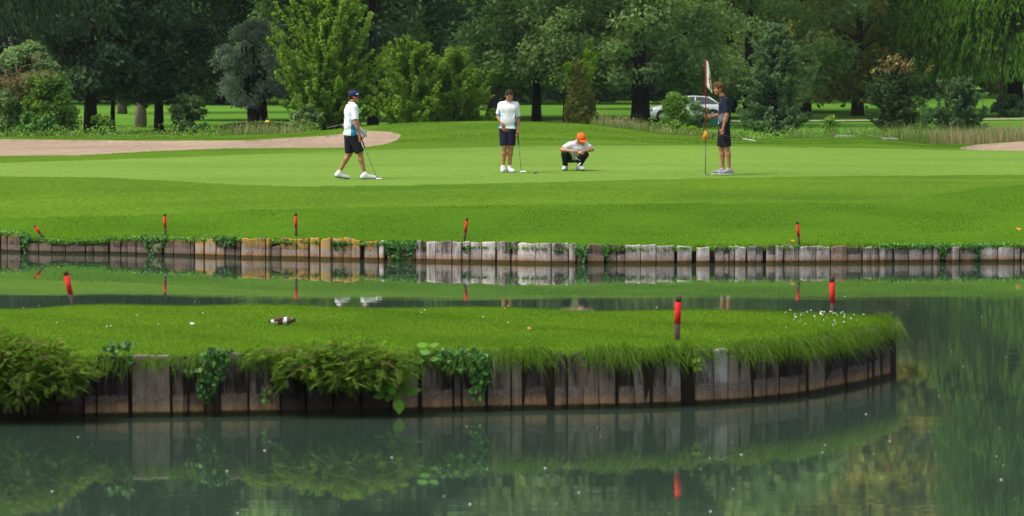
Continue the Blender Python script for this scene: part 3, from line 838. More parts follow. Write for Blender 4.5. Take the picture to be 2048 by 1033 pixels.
def make_crown(rng, H, zb, R, shape, n_clump, n_leaf, L, W, cr=(0.5, 0.95), low=1.0, flat=0.65, squash=1.0, lean=(0, 0), lowdense=None):
    u = rng.random(n_clump) ** low
    z = zb + (H - zb) * u
    a = rng.random(n_clump) * 2 * math.pi
    rr = R * envelope(shape, u) * (0.45 + 0.55 * rng.random(n_clump) ** 0.5) * (0.82 + 0.28 * np.sin(3 * a + 5 * u) * rng.random(n_clump) + 0.1)
    k = np.stack([rr * np.cos(a) + lean[0] * u, rr * np.sin(a) * squash + lean[1] * u, z, rng.uniform(cr[0], cr[1], n_clump) * (1 + np.clip((z - 7) / 12, 0, 1))], 1)
    return k

def limbs(mb, clumps, trunk_top, trunk_r, zlo, zhi, rng, k=14, mi=0):
    idx = rng.choice(len(clumps), min(k, len(clumps)), replace=False)
    for i in idx:
        c = clumps[i, :3]
        z0 = min(max(zlo, c[2] - rng.uniform(0.6, 2.5)), zhi)
        t0 = trunk_top * (z0 / max(trunk_top[2], 0.1))
        m1 = t0 + (c - t0) * 0.45 + np.array([0, 0, 0.18]) * np.linalg.norm(c - t0)
        pts = [t0, m1, c]
        pts = [(1 - s) ** 2 * pts[0] + 2 * s * (1 - s) * pts[1] + s * s * pts[2] for s in np.linspace(0, 1, 6)]
        r0 = trunk_r * rng.uniform(0.25, 0.45)
        mb.tube(pts, np.linspace(r0, r0 * 0.15, 6), 5, mi)

def trunk_pts(h, rng, wob=0.06, n=9, lean=(0, 0)):
    z = np.linspace(-0.15, h, n)
    x = np.cumsum(rng.normal(0, wob, n)) * np.linspace(0, 1, n) + lean[0] * np.linspace(0, 1, n) ** 1.3
    y = np.cumsum(rng.normal(0, wob, n)) * np.linspace(0, 1, n) + lean[1] * np.linspace(0, 1, n) ** 1.3
    return np.stack([x, y, z], 1)

def trunk_rad(r, n=9, flare=0.45, top=0.25):
    t = np.linspace(0, 1, n)
    return r * ((1 - t) * (1 - top) + top) * (1 + flare * np.exp(-t * 9))

def tree(name, label, px, D, H, zb, R, trunk_r, leaf, bark, shape='round', clumps=70, leaves=24000, L=0.22, W=0.13, cr=(0.6, 1.1), seed=0, cat='tree',
         group=None, low=1.0, flat=0.65, stems=1, squash=1.0, lean=(0, 0), nlimb=16, updir=0.5, tint_by=None, th=None):
    rng = np.random.default_rng(seed + 100)
    base = gp(px, D)
    root = empty(name, base, label, cat, group)
    tm = MB()
    th = th or H * 0.8
    tp = None
    for s in range(stems):
        ln = (lean[0] + (rng.normal(0, 0.35) if stems > 1 else 0), lean[1] + (rng.normal(0, 0.35) if stems > 1 else 0))
        p = trunk_pts(th, rng, 0.03 + 0.02 * (trunk_r > 0.2), 9, ln)
        tm.tube(p, trunk_rad(trunk_r * (1 if s == 0 else 0.75), 9), 9)
        if tp is None: tp = p[-1]
    k = make_crown(rng, H, zb, R, shape, clumps, leaves, L, W, cr, low, flat, squash, lean)
    limbs(tm, k, tp, trunk_r, zb * 0.7 + 0.1, th * 0.95, rng, nlimb)
    add('trunk', tm.mesh('trunk', True), M[bark], root)
    tintc = rng.random(clumps)
    if tint_by: tintc = np.clip(tint_by(k, rng), 0, 1)
    V, Q, t = crown_cloud(k, leaves, L, W, rng, np.array([0, 0, zb + (H - zb) * 0.4]), updir, flat, tintc)
    m = V[:, 2].reshape(-1, 4).min(1) > -0.02 + 0.03
    Q = Q[m]
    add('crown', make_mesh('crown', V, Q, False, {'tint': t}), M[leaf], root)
    return root

def shoot_tree(name, label, px, D, H, R, leaf, bark, seed, n_branch=150, leaves=26000, L=0.14, W=0.08, elev=(30, 62), power=2.2, base=0.05, stems=2, trunk_r=0.08, cat='tree', spread=0.10, tip_tint=0.3, tint_fn=None, lean=(0, 0), sag=0.0, rag=0.35):
    """tree of many ascending leafy branches: an open, ragged outline with shoots sticking out"""
    rng = np.random.default_rng(seed + 500)
    root = empty(name, gp(px, D), label, cat)
    tm = MB()
    for s in range(stems):
        ln = (lean[0] + rng.normal(0, 0.12) * R * (s > 0), lean[1] + rng.normal(0, 0.12) * R * (s > 0))
        tm.tube(trunk_pts(H * 0.85, rng, 0.02, 9, ln), trunk_rad(trunk_r * (1 if s == 0 else 0.7), 9), 8)
    Cs, ts, zs = [], [], []
    per = leaves // n_branch
    lob = rng.uniform(0, 6.28, 4)
    for b in range(n_branch):
        u = base + (0.93 - base) * rng.random() ** 1.15
        a = rng.uniform(0, 2 * math.pi)
        env = max(1 - u ** power, 0.05) ** 0.7
        env *= 1 + 0.22 * math.sin(2 * a + lob[0] + 4 * u) + 0.16 * math.sin(3 * a + lob[1] - 7 * u)
        e = math.radians(rng.uniform(*elev) + 18 * u)
        reach = R * env * rng.uniform(0.45, 1.0 + rag * rng.random())
        d = np.array([math.cos(a), math.sin(a)])
        n = 7; t = np.linspace(0, 1, n)
        rise = reach * math.tan(e) * (0.75 if u < 0.8 else 0.5)
        rise = min(rise, H * 1.04 - u * H + 0.15)
        z0 = max(u * H - rise * 0.55, 0.05)
        pts = np.c_[lean[0] * u + reach * t[:, None] * d[None, :] * (1 - 0.15 * t[:, None]), z0 + rise * t ** 1.15 - sag * reach * t ** 2]
        pts += np.c_[rng.normal(0, 0.03, (n, 2)) * t[:, None], np.zeros(n)]
        tm.tube(pts, np.linspace(trunk_r * 0.28, 0.006, n), 4)
        f = 0.18 + 0.85 * rng.random(per) ** 0.8
        ax = np.stack([np.interp(f, t, pts[:, i]) for i in range(3)], 1)
        # side twigs: leaves gather round a few of them
        k = 9
        tw = rng.normal(size=(k, 3)) * [1, 1, 0.6]; fk = np.sort(0.2 + 0.8 * rng.random(k))
        j = np.clip(np.searchsorted(fk, f), 0, k - 1)
        off = tw[j] * (spread * (0.5 + reach) * (1.1 - 0.75 * f))[:, None] * rng.random((per, 1))
        Cs.append(ax + off + rng.normal(0, 0.035, (per, 3)))
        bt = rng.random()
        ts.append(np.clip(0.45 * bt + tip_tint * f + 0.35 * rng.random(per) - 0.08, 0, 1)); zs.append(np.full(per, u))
    C = np.concatenate(Cs); t = np.concatenate(ts)
    if tint_fn is not None: t = np.clip(tint_fn(C, t, rng), 0, 1)
    ok = C[:, 2] > 0.06
    C, t = C[ok], t[ok]; n = len(C)
    Nn = unit(rng.normal(size=(n, 3)) + [0, 0, 0.55])
    s = 0.65 + 0.7 * rng.random(n)
    V, Q = leaf_quads(C, Nn, L * s, W * s, rng)
    add('trunk', tm.mesh('trunk', True), M[bark], root)
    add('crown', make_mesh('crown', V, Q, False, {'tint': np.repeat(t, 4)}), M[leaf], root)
    return root

def add_haze():
    mb = MB(); mb.box((0, 420, 26), (470, 440, 28.5))
    m, nt, N, L, out = new_mat('haze_air')
    v = N.new('ShaderNodeVolumePrincipled')
    v.inputs['Color'].default_value = (0.78, 0.86, 0.95, 1)
    v.inputs['Density'].default_value = HAZE
    v.inputs['Anisotropy'].default_value = 0.2
    L.new(v.outputs[0], out.inputs['Volume'])
    o = add('haze', mb.mesh('haze', False, False), m)
    o['kind'] = 'stuff'
HAZE = 0.00007
add_haze()

# ------------------------------------------------------------------ trees behind the green
# left: dark bank of trees
tree('dark_tree', 'dark broad tree with brownish plum patch, nearest the left bush', 182, 153, 15, 2.0, 3.3, 0.23, 'leaf_dark', 'bark_dark', 'round', 110, 34000, 0.24, 0.14, (0.6, 1.15), 1, low=1.7, nlimb=18)
plum = tree('plum_tree', 'small plum brown tree in front of the dark left trees', 225, 156, 6.6, 2.0, 1.9, 0.10, 'leaf_plum', 'bark_dark', 'egg', 40, 9000, 0.20, 0.12, (0.45, 0.8), 2)
tree('dark_tree', 'dark tree with slim black trunk between grey trunk and small flowering shrub', 318, 159, 16, 1.7, 3.1, 0.16, 'leaf_dark', 'bark_dark', 'round', 120, 34000, 0.24, 0.14, (0.6, 1.15), 3, low=1.7)
tree('grey_trunk_tree', 'tree with thick pale grey trunk left of the slim black trunk', 282, 169, 17, 4.6, 5.0, 0.20, 'leaf_dark', 'bark_pale', 'round', 80, 16000, 0.28, 0.17, (0.8, 1.3), 4, th=12)
tree('grey_trunk_tree', 'distant tree with faint grey trunk deep behind the dark left trees', 245, 225, 17, 4.0, 5.0, 0.22, 'leaf_dark', 'bark_grey', 'round', 80, 14000, 0.34, 0.2, (0.9, 1.4), 5)
tree('reddish_trunk_tree', 'tree with reddish trunk rising behind the small flowering shrub', 392, 194, 16, 2.4, 4.0, 0.17, 'leaf_dark', 'bark_brown', 'round', 90, 24000, 0.26, 0.15, (0.7, 1.2), 6, low=1.5)
tree('dark_tree', 'dark leafy tree above the silver leaved tree', 520, 196, 18, 2.0, 6.5, 0.30, 'leaf_mid', 'bark_dark', 'round', 130, 34000, 0.28, 0.17, (0.8, 1.5), 7, low=1.5)
tree('silver_tree', 'silver grey leaved tree on several dark stems', 502, 172, 4.5, 1.0, 1.65, 0.17, 'leaf_silver', 'bark_dark', 'egg', 60, 11000, 0.17, 0.10, (0.35, 0.6), 8, stems=4, lean=(0.1, 0))
# fresh green young trees
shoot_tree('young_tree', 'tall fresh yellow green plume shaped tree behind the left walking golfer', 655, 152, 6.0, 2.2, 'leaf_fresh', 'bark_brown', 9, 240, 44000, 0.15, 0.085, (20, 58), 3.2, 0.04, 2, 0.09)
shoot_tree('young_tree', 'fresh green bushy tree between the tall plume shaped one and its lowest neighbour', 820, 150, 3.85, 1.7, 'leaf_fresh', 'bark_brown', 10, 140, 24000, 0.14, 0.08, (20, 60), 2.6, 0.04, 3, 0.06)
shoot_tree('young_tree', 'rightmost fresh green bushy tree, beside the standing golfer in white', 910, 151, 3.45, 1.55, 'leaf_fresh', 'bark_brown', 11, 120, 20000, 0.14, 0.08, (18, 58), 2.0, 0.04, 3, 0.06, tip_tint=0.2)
tree('dark_trunk_tree', 'tree with black trunk seen between the two fresh green trees', 746, 166, 16, 2.9, 5.0, 0.20, 'leaf_dark', 'bark_dark', 'round', 110, 26000, 0.25, 0.15, (0.7, 1.2), 12, low=1.5)
tree('brown_trunk_tree', 'thin brown trunked tree half hidden by the tall fresh green tree', 604, 178, 14, 3.0, 2.4, 0.11, 'leaf_mid', 'bark_brown', 'round', 70, 15000, 0.24, 0.14, (0.6, 1.1), 13, low=1.4)
# centre: oaks and their neighbours
tree('dark_trunk_tree', 'tree with straight dark trunk just right of the standing golfer in white', 1073, 184, 18, 2.6, 5.6, 0.19, 'leaf_mid', 'bark_dark', 'round', 130, 36000, 0.25, 0.15, (0.7, 1.3), 14, low=1.6)
tree('forked_tree', 'tree with leaning forked trunk behind the ivy clad column', 1142, 181, 17, 2.5, 5.2, 0.28, 'leaf_oak', 'bark_brown', 'round', 120, 34000, 0.24, 0.145, (0.7, 1.2), 15, low=1.6, lean=(-1.2, 0.3))
tree('grey_trunk_tree', 'distant tree with pale trunk right of the ivy clad column', 1181, 232, 18, 4.0, 6, 0.24, 'leaf_mid', 'bark_pale', 'round', 90, 18000, 0.32, 0.19, (0.9, 1.4), 16)
tree('oak_tree', 'broad oak with stout trunk left of the parked car', 1281, 176, 17, 2.3, 5.6, 0.36, 'leaf_oak', 'bark_dark', 'round', 170, 48000, 0.23, 0.14, (0.65, 1.15), 17, low=1.7)
tree('leafy_tree', 'mid green leafy tree hanging over the parked car', 1462, 222, 18, 3.0, 6.0, 0.30, 'leaf_oak', 'bark_dark', 'round', 130, 34000, 0.25, 0.15, (0.7, 1.2), 18, low=1.6)
tree('leafy_tree', 'dark leafy tree behind the two fresh green trees', 870, 198, 18, 2.0, 6.5, 0.30, 'leaf_mid', 'bark_dark', 'round', 150, 36000, 0.28, 0.17, (0.8, 1.4), 19, low=1.6)
tree('leafy_tree', 'dark leafy tree over the head of the standing golfer in white', 985, 205, 18, 2.1, 6.0, 0.28, 'leaf_mid', 'bark_grey', 'round', 140, 34000, 0.28, 0.17, (0.8, 1.4), 20, low=1.6)
# ivy clad column with light shoots
def ivy_column():
    rng = np.random.default_rng(21)
    root = empty('ivy_column', gp(1158, 171), 'narrow ivy clad stump with yellow green shoots at its top', 'tree')
    tm = MB()
    tm.tube(trunk_pts(2.6, rng, 0.03), trunk_rad(0.16, 9), 8)
    sh = []
    for (dx, top) in ((0.45, 3.8), (0.72, 3.3), (-0.5, 2.8)):
        p = [np.array([dx * 0.2, 0, 1.9]), np.array([dx * 0.6, 0, 2.5]), np.array([dx, 0, top])]
        p = [(1 - s) ** 2 * p[0] + 2 * s * (1 - s) * p[1] + s * s * p[2] for s in np.linspace(0, 1, 6)]
        tm.tube(p, np.linspace(0.035, 0.012, 6), 5); sh.append(np.array(p))
    add('trunk', tm.mesh('trunk', True), M['bark_brown'], root)
    k = make_crown(rng, 2.75, 0.1, 0.52, 'column', 60, 0, 0, 0, (0.2, 0.38), 1.0, 1.0)
    V, Q, t = crown_cloud(k, 7000, 0.14, 0.10, rng, np.array([0, 0, 1.2]), 0.3, 1.0)
    add('crown', make_mesh('crown', V, Q, False, {'tint': t}), M['leaf_yellow'], root)
    k = np.concatenate([np.c_[s[2:], np.linspace(0.25, 0.16, len(s) - 2)] for s in sh])
    V, Q, t = crown_cloud(k, 2400, 0.16, 0.10, rng, np.array([0, 0, 1.2]), 0.3, 1.0)
    add('shoot', make_mesh('shoot', V, Q, False, {'tint': t}), M['leaf_lime'], root)
ivy_column()
# right hand side
shoot_tree('conifer', 'dense dark conical evergreen right of the golfer holding the flagstick', 1552, 141, 4.35, 1.6, 'leaf_conifer', 'bark_dark', 22, 200, 34000, 0.13, 0.055, (8, 40), 1.5, 0.04, 1, 0.10, spread=0.13)
shoot_tree('shrub_tree', 'ragged green shrub tree with russet tips near the right bunker', 1785, 142, 3.15, 1.3, 'leaf_russet', 'bark_brown', 23, 110, 13000, 0.13, 0.06, (5, 55), 1.7, 0.10, 3, 0.06, tip_tint=0.1, tint_fn=lambda C, t, r: t * 0.55 + 0.75 * (C[:, 2] > 2.35) * (r.random(len(C)) > 0.45), rag=0.6)
shoot_tree('dark_shrub', 'dark green shrub under the weeping tree, by the right bunker', 1922, 146, 2.3, 1.35, 'leaf_conifer', 'bark_brown', 24, 100, 14000, 0.13, 0.06, (5, 50), 1.8, 0.06, 3, 0.06, rag=0.6)
tree('yellowing_tree', 'tall yellow green tree fading brown behind the dark conical evergreen', 1610, 226, 18, 1.2, 6.0, 0.30, 'leaf_yellow', 'bark_brown', 'round', 150, 38000, 0.30, 0.18, (0.8, 1.5), 25, low=1.6)
tree('yellowing_tree', 'yellow brown tree between the conical evergreen and the weeping tree', 1715, 214, 17, 1.3, 4.8, 0.28, 'leaf_yellow', 'bark_brown', 'round', 130, 32000, 0.28, 0.17, (0.7, 1.3), 26, low=1.6, tint_by=lambda k, r: 0.35 + 0.65 * r.random(len(k)))
tree('leafy_tree', 'green leafy tree between the golfer with the flag and the yellowing trees', 1500, 205, 18, 1.6, 5.8, 0.30, 'leaf_oak', 'bark_dark', 'round', 140, 36000, 0.27, 0.16, (0.7, 1.3), 27, low=1.6)
tree('bluish_tree', 'dark bluish tree left of the weeping tree', 1790, 240, 18, 1.5, 5.5, 0.28, 'leaf_dark', 'bark_dark', 'round', 120, 26000, 0.32, 0.19, (0.8, 1.4), 28, low=1.5)
# left edge
tree('bush_tree', 'rounded bright green bush with dead brown twigs at the left edge', 50, 149, 3.3, 0.25, 1.75, 0.09, 'leaf_mid', 'bark_brown', 'bush', 100, 22000, 0.15, 0.09, (0.3, 0.55), 29, nlimb=24, stems=3)
tree('bush_tree', 'lighter green bush below the dead twigs at the left edge', 95, 147, 2.4, 0.2, 0.9, 0.06, 'leaf_weed', 'bark_brown', 'bush', 50, 8000, 0.14, 0.085, (0.25, 0.45), 30, nlimb=10, stems=2)

def dead_branches():
    rng = np.random.default_rng(31)
    root = empty('dead_branch', at(60, 118, 147.2) * [1, 1, 0] + [0, 0, 2.9], 'bare brown dead twigs fanned out on top of the left bush', 'dead branch')
    mb = MB()
    for i in range(46):
        a = rng.normal(0.1, 0.75); L = rng.uniform(0.7, 1.5)
        d = np.array([math.sin(a), rng.normal(0, 0.3), 0.45 * math.cos(a) + 0.1])
        s0 = np.array([-0.5 + rng.normal(0, 0.25), rng.normal(0, 0.25), rng.normal(0, 0.3)])
        pts = [s0 + d * L * t + np.array([0.15 * math.sin(t * 3 + i), 0, -0.35 * t * t]) for t in np.linspace(0, 1, 5)]
        mb.tube(pts, np.linspace(0.018, 0.006, 5), 4)
    add('twig', mb.mesh('twig', True), M['twig'], root)
    V, Q, t = crown_cloud(np.c_[rng.normal(0, 0.45, (30, 1)), rng.normal(0, 0.3, (30, 1)), rng.normal(-0.1, 0.3, (30, 1)), np.full((30, 1), 0.3)], 1500, 0.14, 0.05, rng, np.zeros(3))
    add('withered_leaves', make_mesh('withered_leaves', V, Q, False, {'tint': np.clip(t * 0.3, 0, 1)}), M['straw'], root)
dead_branches()

# weeping trees: arching boughs hung with fine strands
def weeping_tree(name, label, px, D, H, R, zlow, seed, leaf, n_bough, strands, SL, W, trunk_r, arc=(0, 2 * math.pi), per=6, bark='bark_dark', zb0=3.0):
    rng = np.random.default_rng(seed)
    base = gp(px, D)
    root = empty(name, base, label, 'tree')
    tm = MB()
    tp = trunk_pts(H * 0.92, rng, 0.04)
    tm.tube(tp, trunk_rad(trunk_r, 9), 9)
    Cs, Ts, tn = [], [], []
    for b in range(n_bough):
        u = rng.random() ** 1.15
        z0 = zb0 + (H - zb0) * u * 0.95
        a = rng.uniform(*arc)
        L = R * (1 - 0.6 * u) * rng.uniform(0.55, 1.05)
        dirh = np.array([math.cos(a), math.sin(a), 0])
        rise = rng.uniform(0.05, 0.25) * L; drop = rng.uniform(0.3, 0.65) * L
        tt = np.linspace(0, 1, 9)
        pts = np.array([[0, 0, z0]]) + tt[:, None] * L * dirh + np.stack([0 * tt, 0 * tt, rise * np.sin(tt * math.pi * 0.9) - drop * tt ** 2.4], 1)
        pts[:, :2] += np.interp(z0, tp[:, 2], tp[:, 0]) * np.array([1, 0]) + np.interp(z0, tp[:, 2], tp[:, 1]) * np.array([0, 1])
        tm.tube(pts, np.linspace(0.07 * (1.3 - u), 0.012, 9), 4)
        side = np.array([-dirh[1], dirh[0], 0])
        ns = strands
        s = rng.random(ns) ** 0.7 * 0.9 + 0.1
        spread = rng.normal(0, 1, ns) * (0.12 + 0.20 * s) * L * 0.65
        root_p = np.stack([np.interp(s, tt, pts[:, i]) for i in range(3)], 1) + spread[:, None] * side + np.c_[np.zeros((ns, 2)), -0.25 * np.abs(spread)[:, None]]
        bt = rng.random()
        for k in range(per):
            f = (k + rng.random(ns)) / per
            ln = SL * (0.5 + rng.random(ns))
            p = root_p + np.c_[0.25 * f * ln * dirh[0] + 0.05 * rng.normal(size=ns), 0.25 * f * ln * dirh[1] + 0.05 * rng.normal(size=ns), -f * ln]
            Cs.append(p); Ts.append(np.c_[0.35 * dirh[0] + 0.3 * rng.normal(size=ns), 0.35 * dirh[1] + 0.3 * rng.normal(size=ns), -np.ones(ns)])
            tn.append(np.clip(0.45 * bt + 0.35 * rng.random(ns) + 0.25 * (1 - f), 0, 1))
    C = np.concatenate(Cs); T = np.concatenate(Ts); tn = np.concatenate(tn)
    keep = C[:, 2] > zlow
    C, T, tn = C[keep], T[keep], tn[keep]
    n = len(C)
    Nn = unit(rng.normal(size=(n, 3)) * [1, 1, 0.3] + [0, -0.3, 0.25])
    V, Q = leaf_quads(C, Nn, SL / per * 2.1 * (0.7 + 0.6 * rng.random(n)), W, rng, tang=T)
    add('trunk', tm.mesh('trunk', True), M[bark], root)
    add('crown', make_mesh('crown', V, Q, False, {'tint': np.repeat(tn, 4)}), M[leaf], root)
    return root
weeping_tree('weeping_cypress', 'huge weeping conifer with drooping feathery boughs at the upper right', 2030, 212, 25, 8.6, 1.9, 41, 'leaf_cypress', 270, 110, 0.95, 0.085, 0.36, zb0=3.4)
weeping_tree('overhanging_tree', 'dark tree hanging its narrow leaved boughs into the upper left corner', -105, 132, 15, 6.0, 3.75, 42, 'leaf_darkest', 90, 90, 0.75, 0.05, 0.3, zb0=5.0)

# woods: copies of three trees, far behind
def copy_tree(o, loc, rz, sc, label, group):
    c = o.copy(); COL.objects.link(c)
    c.location = loc; c.rotation_euler = (0, 0, rz); c.scale = (sc, sc, sc)
    c['label'] = label; c['group'] = group
    for ch in list(o.children):
        d = ch.copy(); COL.objects.link(d); d.parent = c
    return c
WL = {'d': 'dark bluish tree in the wood behind the left hand trees', 'm': 'green tree in the wood behind the middle of the green', 'y': 'pale yellow green tree in the wood behind the right hand shrubs'}
WG = {'d': 'trees of the left far wood', 'm': 'trees of the middle far wood', 'y': 'trees of the right far wood'}
protos = {'d': tree('wood_tree', WL['d'], -80, 262, 24, 0.9, 7.0, 0.3, 'leaf_dark', 'bark_dark', 'egg', 170, 30000, 0.42, 0.26, (1.0, 1.8), 51, group=WG['d'], low=1.5),
          'm': tree('wood_tree', WL['m'], 760, 270, 24, 0.9, 7.0, 0.3, 'leaf_mid', 'bark_dark', 'egg', 170, 30000, 0.42, 0.26, (1.0, 1.8), 52, group=WG['m'], low=1.5),
          'y': tree('wood_tree', WL['y'], 1560, 290, 29, 0.9, 7.0, 0.3, 'leaf_yellow', 'bark_brown', 'egg', 170, 30000, 0.42, 0.26, (1.0, 1.8), 53, group=WG['y'], low=1.5)}
wr = np.random.default_rng(5)
for k, px, D in [('d', 60, 285), ('d', 190, 268), ('d', 330, 290), ('d', 440, 262), ('d', 130, 330), ('d', 270, 340), ('d', 400, 335), ('d', 560, 300), ('d', -200, 300), ('d', 640, 270), ('d', 700, 330),
                 ('m', 880, 285), ('m', 990, 262), ('m', 1080, 300), ('m', 1170, 270), ('m', 1270, 295), ('m', 1380, 272), ('m', 1470, 300), ('m', 820, 340), ('m', 940, 340), ('m', 1060, 345), ('m', 1180, 350), ('m', 1320, 345), ('m', 1440, 350),
                 ('y', 1650, 320), ('y', 1740, 300), ('y', 1830, 330), ('y', 1930, 300), ('y', 2030, 320), ('y', 2130, 290), ('y', 2240, 310), ('y', 1700, 360), ('y', 1880, 370), ('y', 2080, 370)]:
    copy_tree(protos[k], gp(px, D), wr.uniform(0, 6.28), wr.uniform(0.8, 1.05), WL[k], WG[k])

# low shrubs and weeds behind the green
def bush(name, label, px, D, H, R, leaf, n, L, W, seed, k=30, cr=(0.16, 0.3), cat='shrub', shape='bush', flat=0.7, stems=3, bark='bark_brown'):
    rng = np.random.default_rng(seed)
    root = empty(name, gp(px, D), label, cat)
    kk = make_crown(rng, H, 0.12, R, shape, k, 0, 0, 0, cr, 1.0, flat)
    tm = MB()
    for i in range(max(stems * 4, 8)):
        c = kk[rng.integers(k), :3]
        tm.tube([np.array([c[0] * 0.1, c[1] * 0.1, -0.1]), c * [0.45, 0.45, 0.6], c], [0.02, 0.014, 0.006], 4)
    add('stem', tm.mesh('stem', True), M[bark], root)
    V, Q, t = crown_cloud(kk, n, L, W, rng, np.array([0, 0, H * 0.3]), 0.5, flat)
    Q = Q[V[:, 2].reshape(-1, 4).min(1) > 0.0]
    add('foliage', make_mesh('foliage', V, Q, False, {'tint': t}), M[leaf], root)
bush('flowering_shrub', 'small dark leafy shrub with pinkish tips below the reddish trunk', 378, 152, 1.35, 0.75, 'leaf_mid', 4200, 0.13, 0.085, 61, 34, (0.18, 0.32))
bush('willow_shrub', 'tall light green shrub hiding the front of the parked car', 1354, 152, 1.5, 0.62, 'leaf_weed', 5000, 0.14, 0.06, 62, 50, (0.16, 0.3))
bush('willow_shrub', 'lower mid green shrub between parked car and golfer with flagstick', 1394, 153, 1.05, 0.42, 'leaf_mid', 2200, 0.13, 0.06, 63, 26, (0.14, 0.26))
bush('lime_plant', 'yellow green leafy plant under the parked car, nearer the flagstick', 1378, 118, 0.5, 0.36, 'leaf_lime', 900, 0.11, 0.045, 64, 16, (0.1, 0.17), cat='plant')
bush('lime_plant', 'yellow green leafy plant below the front of the parked car', 1333, 118, 0.42, 0.30, 'leaf_lime', 700, 0.11, 0.045, 65, 14, (0.1, 0.17), cat='plant')
bush('sapling', 'little sapling between conical evergreen and russet shrub tree', 1660, 138, 0.75, 0.28, 'leaf_weed', 700, 0.10, 0.06, 66, 14, (0.1, 0.18), cat='plant')
bush('green_shrub', 'low green shrub left of the russet tipped shrub tree', 1835, 150, 1.3, 0.6, 'leaf_weed', 2200, 0.12, 0.07, 67, 24, (0.15, 0.28))
bush('dark_shrub', 'dark low shrub round the distant trunk under the weeping tree', 2020, 208, 1.0, 1.1, 'leaf_conifer', 2600, 0.18, 0.1, 68, 24, (0.2, 0.35))
bush('weedy_shrub', 'bushy weeds beside the base of the broad left trunk', 205, 150, 0.75, 0.4, 'leaf_weed', 1200, 0.11, 0.06, 69, 18, (0.12, 0.2))
bush('green_shrub', 'mid green shrub at the foot of the left edge bush', 70, 140, 0.9, 0.9, 'leaf_ivy', 3000, 0.12, 0.08, 70, 30, (0.15, 0.28))
bush('dark_shrub', 'dark shrub at the foot of the tall fresh green tree', 612, 150, 1.1, 0.6, 'leaf_mid', 2400, 0.13, 0.08, 71, 24, (0.16, 0.28))

# silver tree's shade, painted as a dark sheet along with its ground cover
def shade_patch(px, D, rx, ry):
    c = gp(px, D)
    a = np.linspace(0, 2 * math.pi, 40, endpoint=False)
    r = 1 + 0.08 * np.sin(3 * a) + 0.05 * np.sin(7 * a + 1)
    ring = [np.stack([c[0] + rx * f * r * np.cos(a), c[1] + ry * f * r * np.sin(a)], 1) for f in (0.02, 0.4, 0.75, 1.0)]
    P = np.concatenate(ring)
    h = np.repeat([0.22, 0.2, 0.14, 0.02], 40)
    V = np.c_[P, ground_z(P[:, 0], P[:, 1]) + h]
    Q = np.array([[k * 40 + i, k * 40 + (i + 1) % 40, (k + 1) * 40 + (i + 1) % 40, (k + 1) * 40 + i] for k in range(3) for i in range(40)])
    tag(add('shaded_soil', make_mesh('shaded_soil', V, Q, True), M['soil']), kind='structure')
shade_patch(512, 170, 1.7, 7.0)

# ------------------------------------------------------------------ grass blades
def blade_mesh(name, P, H, W, rng, mat, lean=0.35, seg=1, tint=None, face=(0, -1, 0), droop=0.0, sway=None, kind='stuff', parent=None):
    """upright blades rooted at P (N,3); seg 1 = one triangle, seg 3 = a bent strip"""
    n = len(P)
    H = np.broadcast_to(np.asarray(H, float), (n,)); W = np.broadcast_to(np.asarray(W, float), (n,))
    a = rng.random(n) * 2 * math.pi
    side = np.stack([np.cos(a), 0.35 * np.sin(a), 0 * a], 1)
    side[:, 0] = np.where(np.abs(side[:, 0]) < 0.4, 0.4, side[:, 0])
    bend = rng.normal(size=(n, 3)) * [1, 1, 0] * lean
    if sway is not None: bend = bend + sway
    t = np.full(n, 0.5) if tint is None else tint
    if seg == 1:
        tipp = P + bend * H[:, None] + np.c_[np.zeros((n, 2)), H]
        V = np.stack([P - side * W[:, None] / 2, P + side * W[:, None] / 2, tipp], 1).reshape(-1, 3)
        Fs = np.arange(3 * n).reshape(n, 3)
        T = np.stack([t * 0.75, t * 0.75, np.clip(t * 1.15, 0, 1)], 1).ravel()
        me = make_mesh(name, V, [Fs], False, {'tint': T})
    else:
        L = []; Tt = []
        for k in range(seg):
            f = k / seg
            w = W * (1 - 0.75 * f)
            c = P + bend * (H * f ** 1.6)[:, None] + np.c_[np.zeros((n, 2)), H * (f - droop * f * f)]
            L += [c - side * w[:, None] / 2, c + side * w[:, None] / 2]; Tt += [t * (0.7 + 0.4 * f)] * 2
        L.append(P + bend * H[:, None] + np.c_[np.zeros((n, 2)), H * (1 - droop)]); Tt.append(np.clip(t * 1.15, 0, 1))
        m = 2 * seg + 1
        V = np.stack(L, 1).reshape(-1, 3); T = np.clip(np.stack(Tt, 1).ravel(), 0, 1)
        b = np.arange(n)[:, None] * m
        q = np.concatenate([b + np.array([[2 * k, 2 * k + 1, 2 * k + 3, 2 * k + 2]]) for k in range(seg - 1)])
        tr = b + np.array([[2 * seg - 2, 2 * seg - 1, 2 * seg]])
        me = make_mesh(name, V, [q, tr], False, {'tint': T})
    o = add(name, me, mat, parent)
    if kind: o['kind'] = kind
    return o

def patchy(x, y, s=1.0, ph=0.0):
    return 0.5 + 0.25 * np.sin(x * 1.1 * s + 1.7 * np.sin(y * 0.7 * s + ph)) + 0.25 * np.sin(y * 1.9 * s + 1.3 * np.sin(x * 0.8 * s + ph))

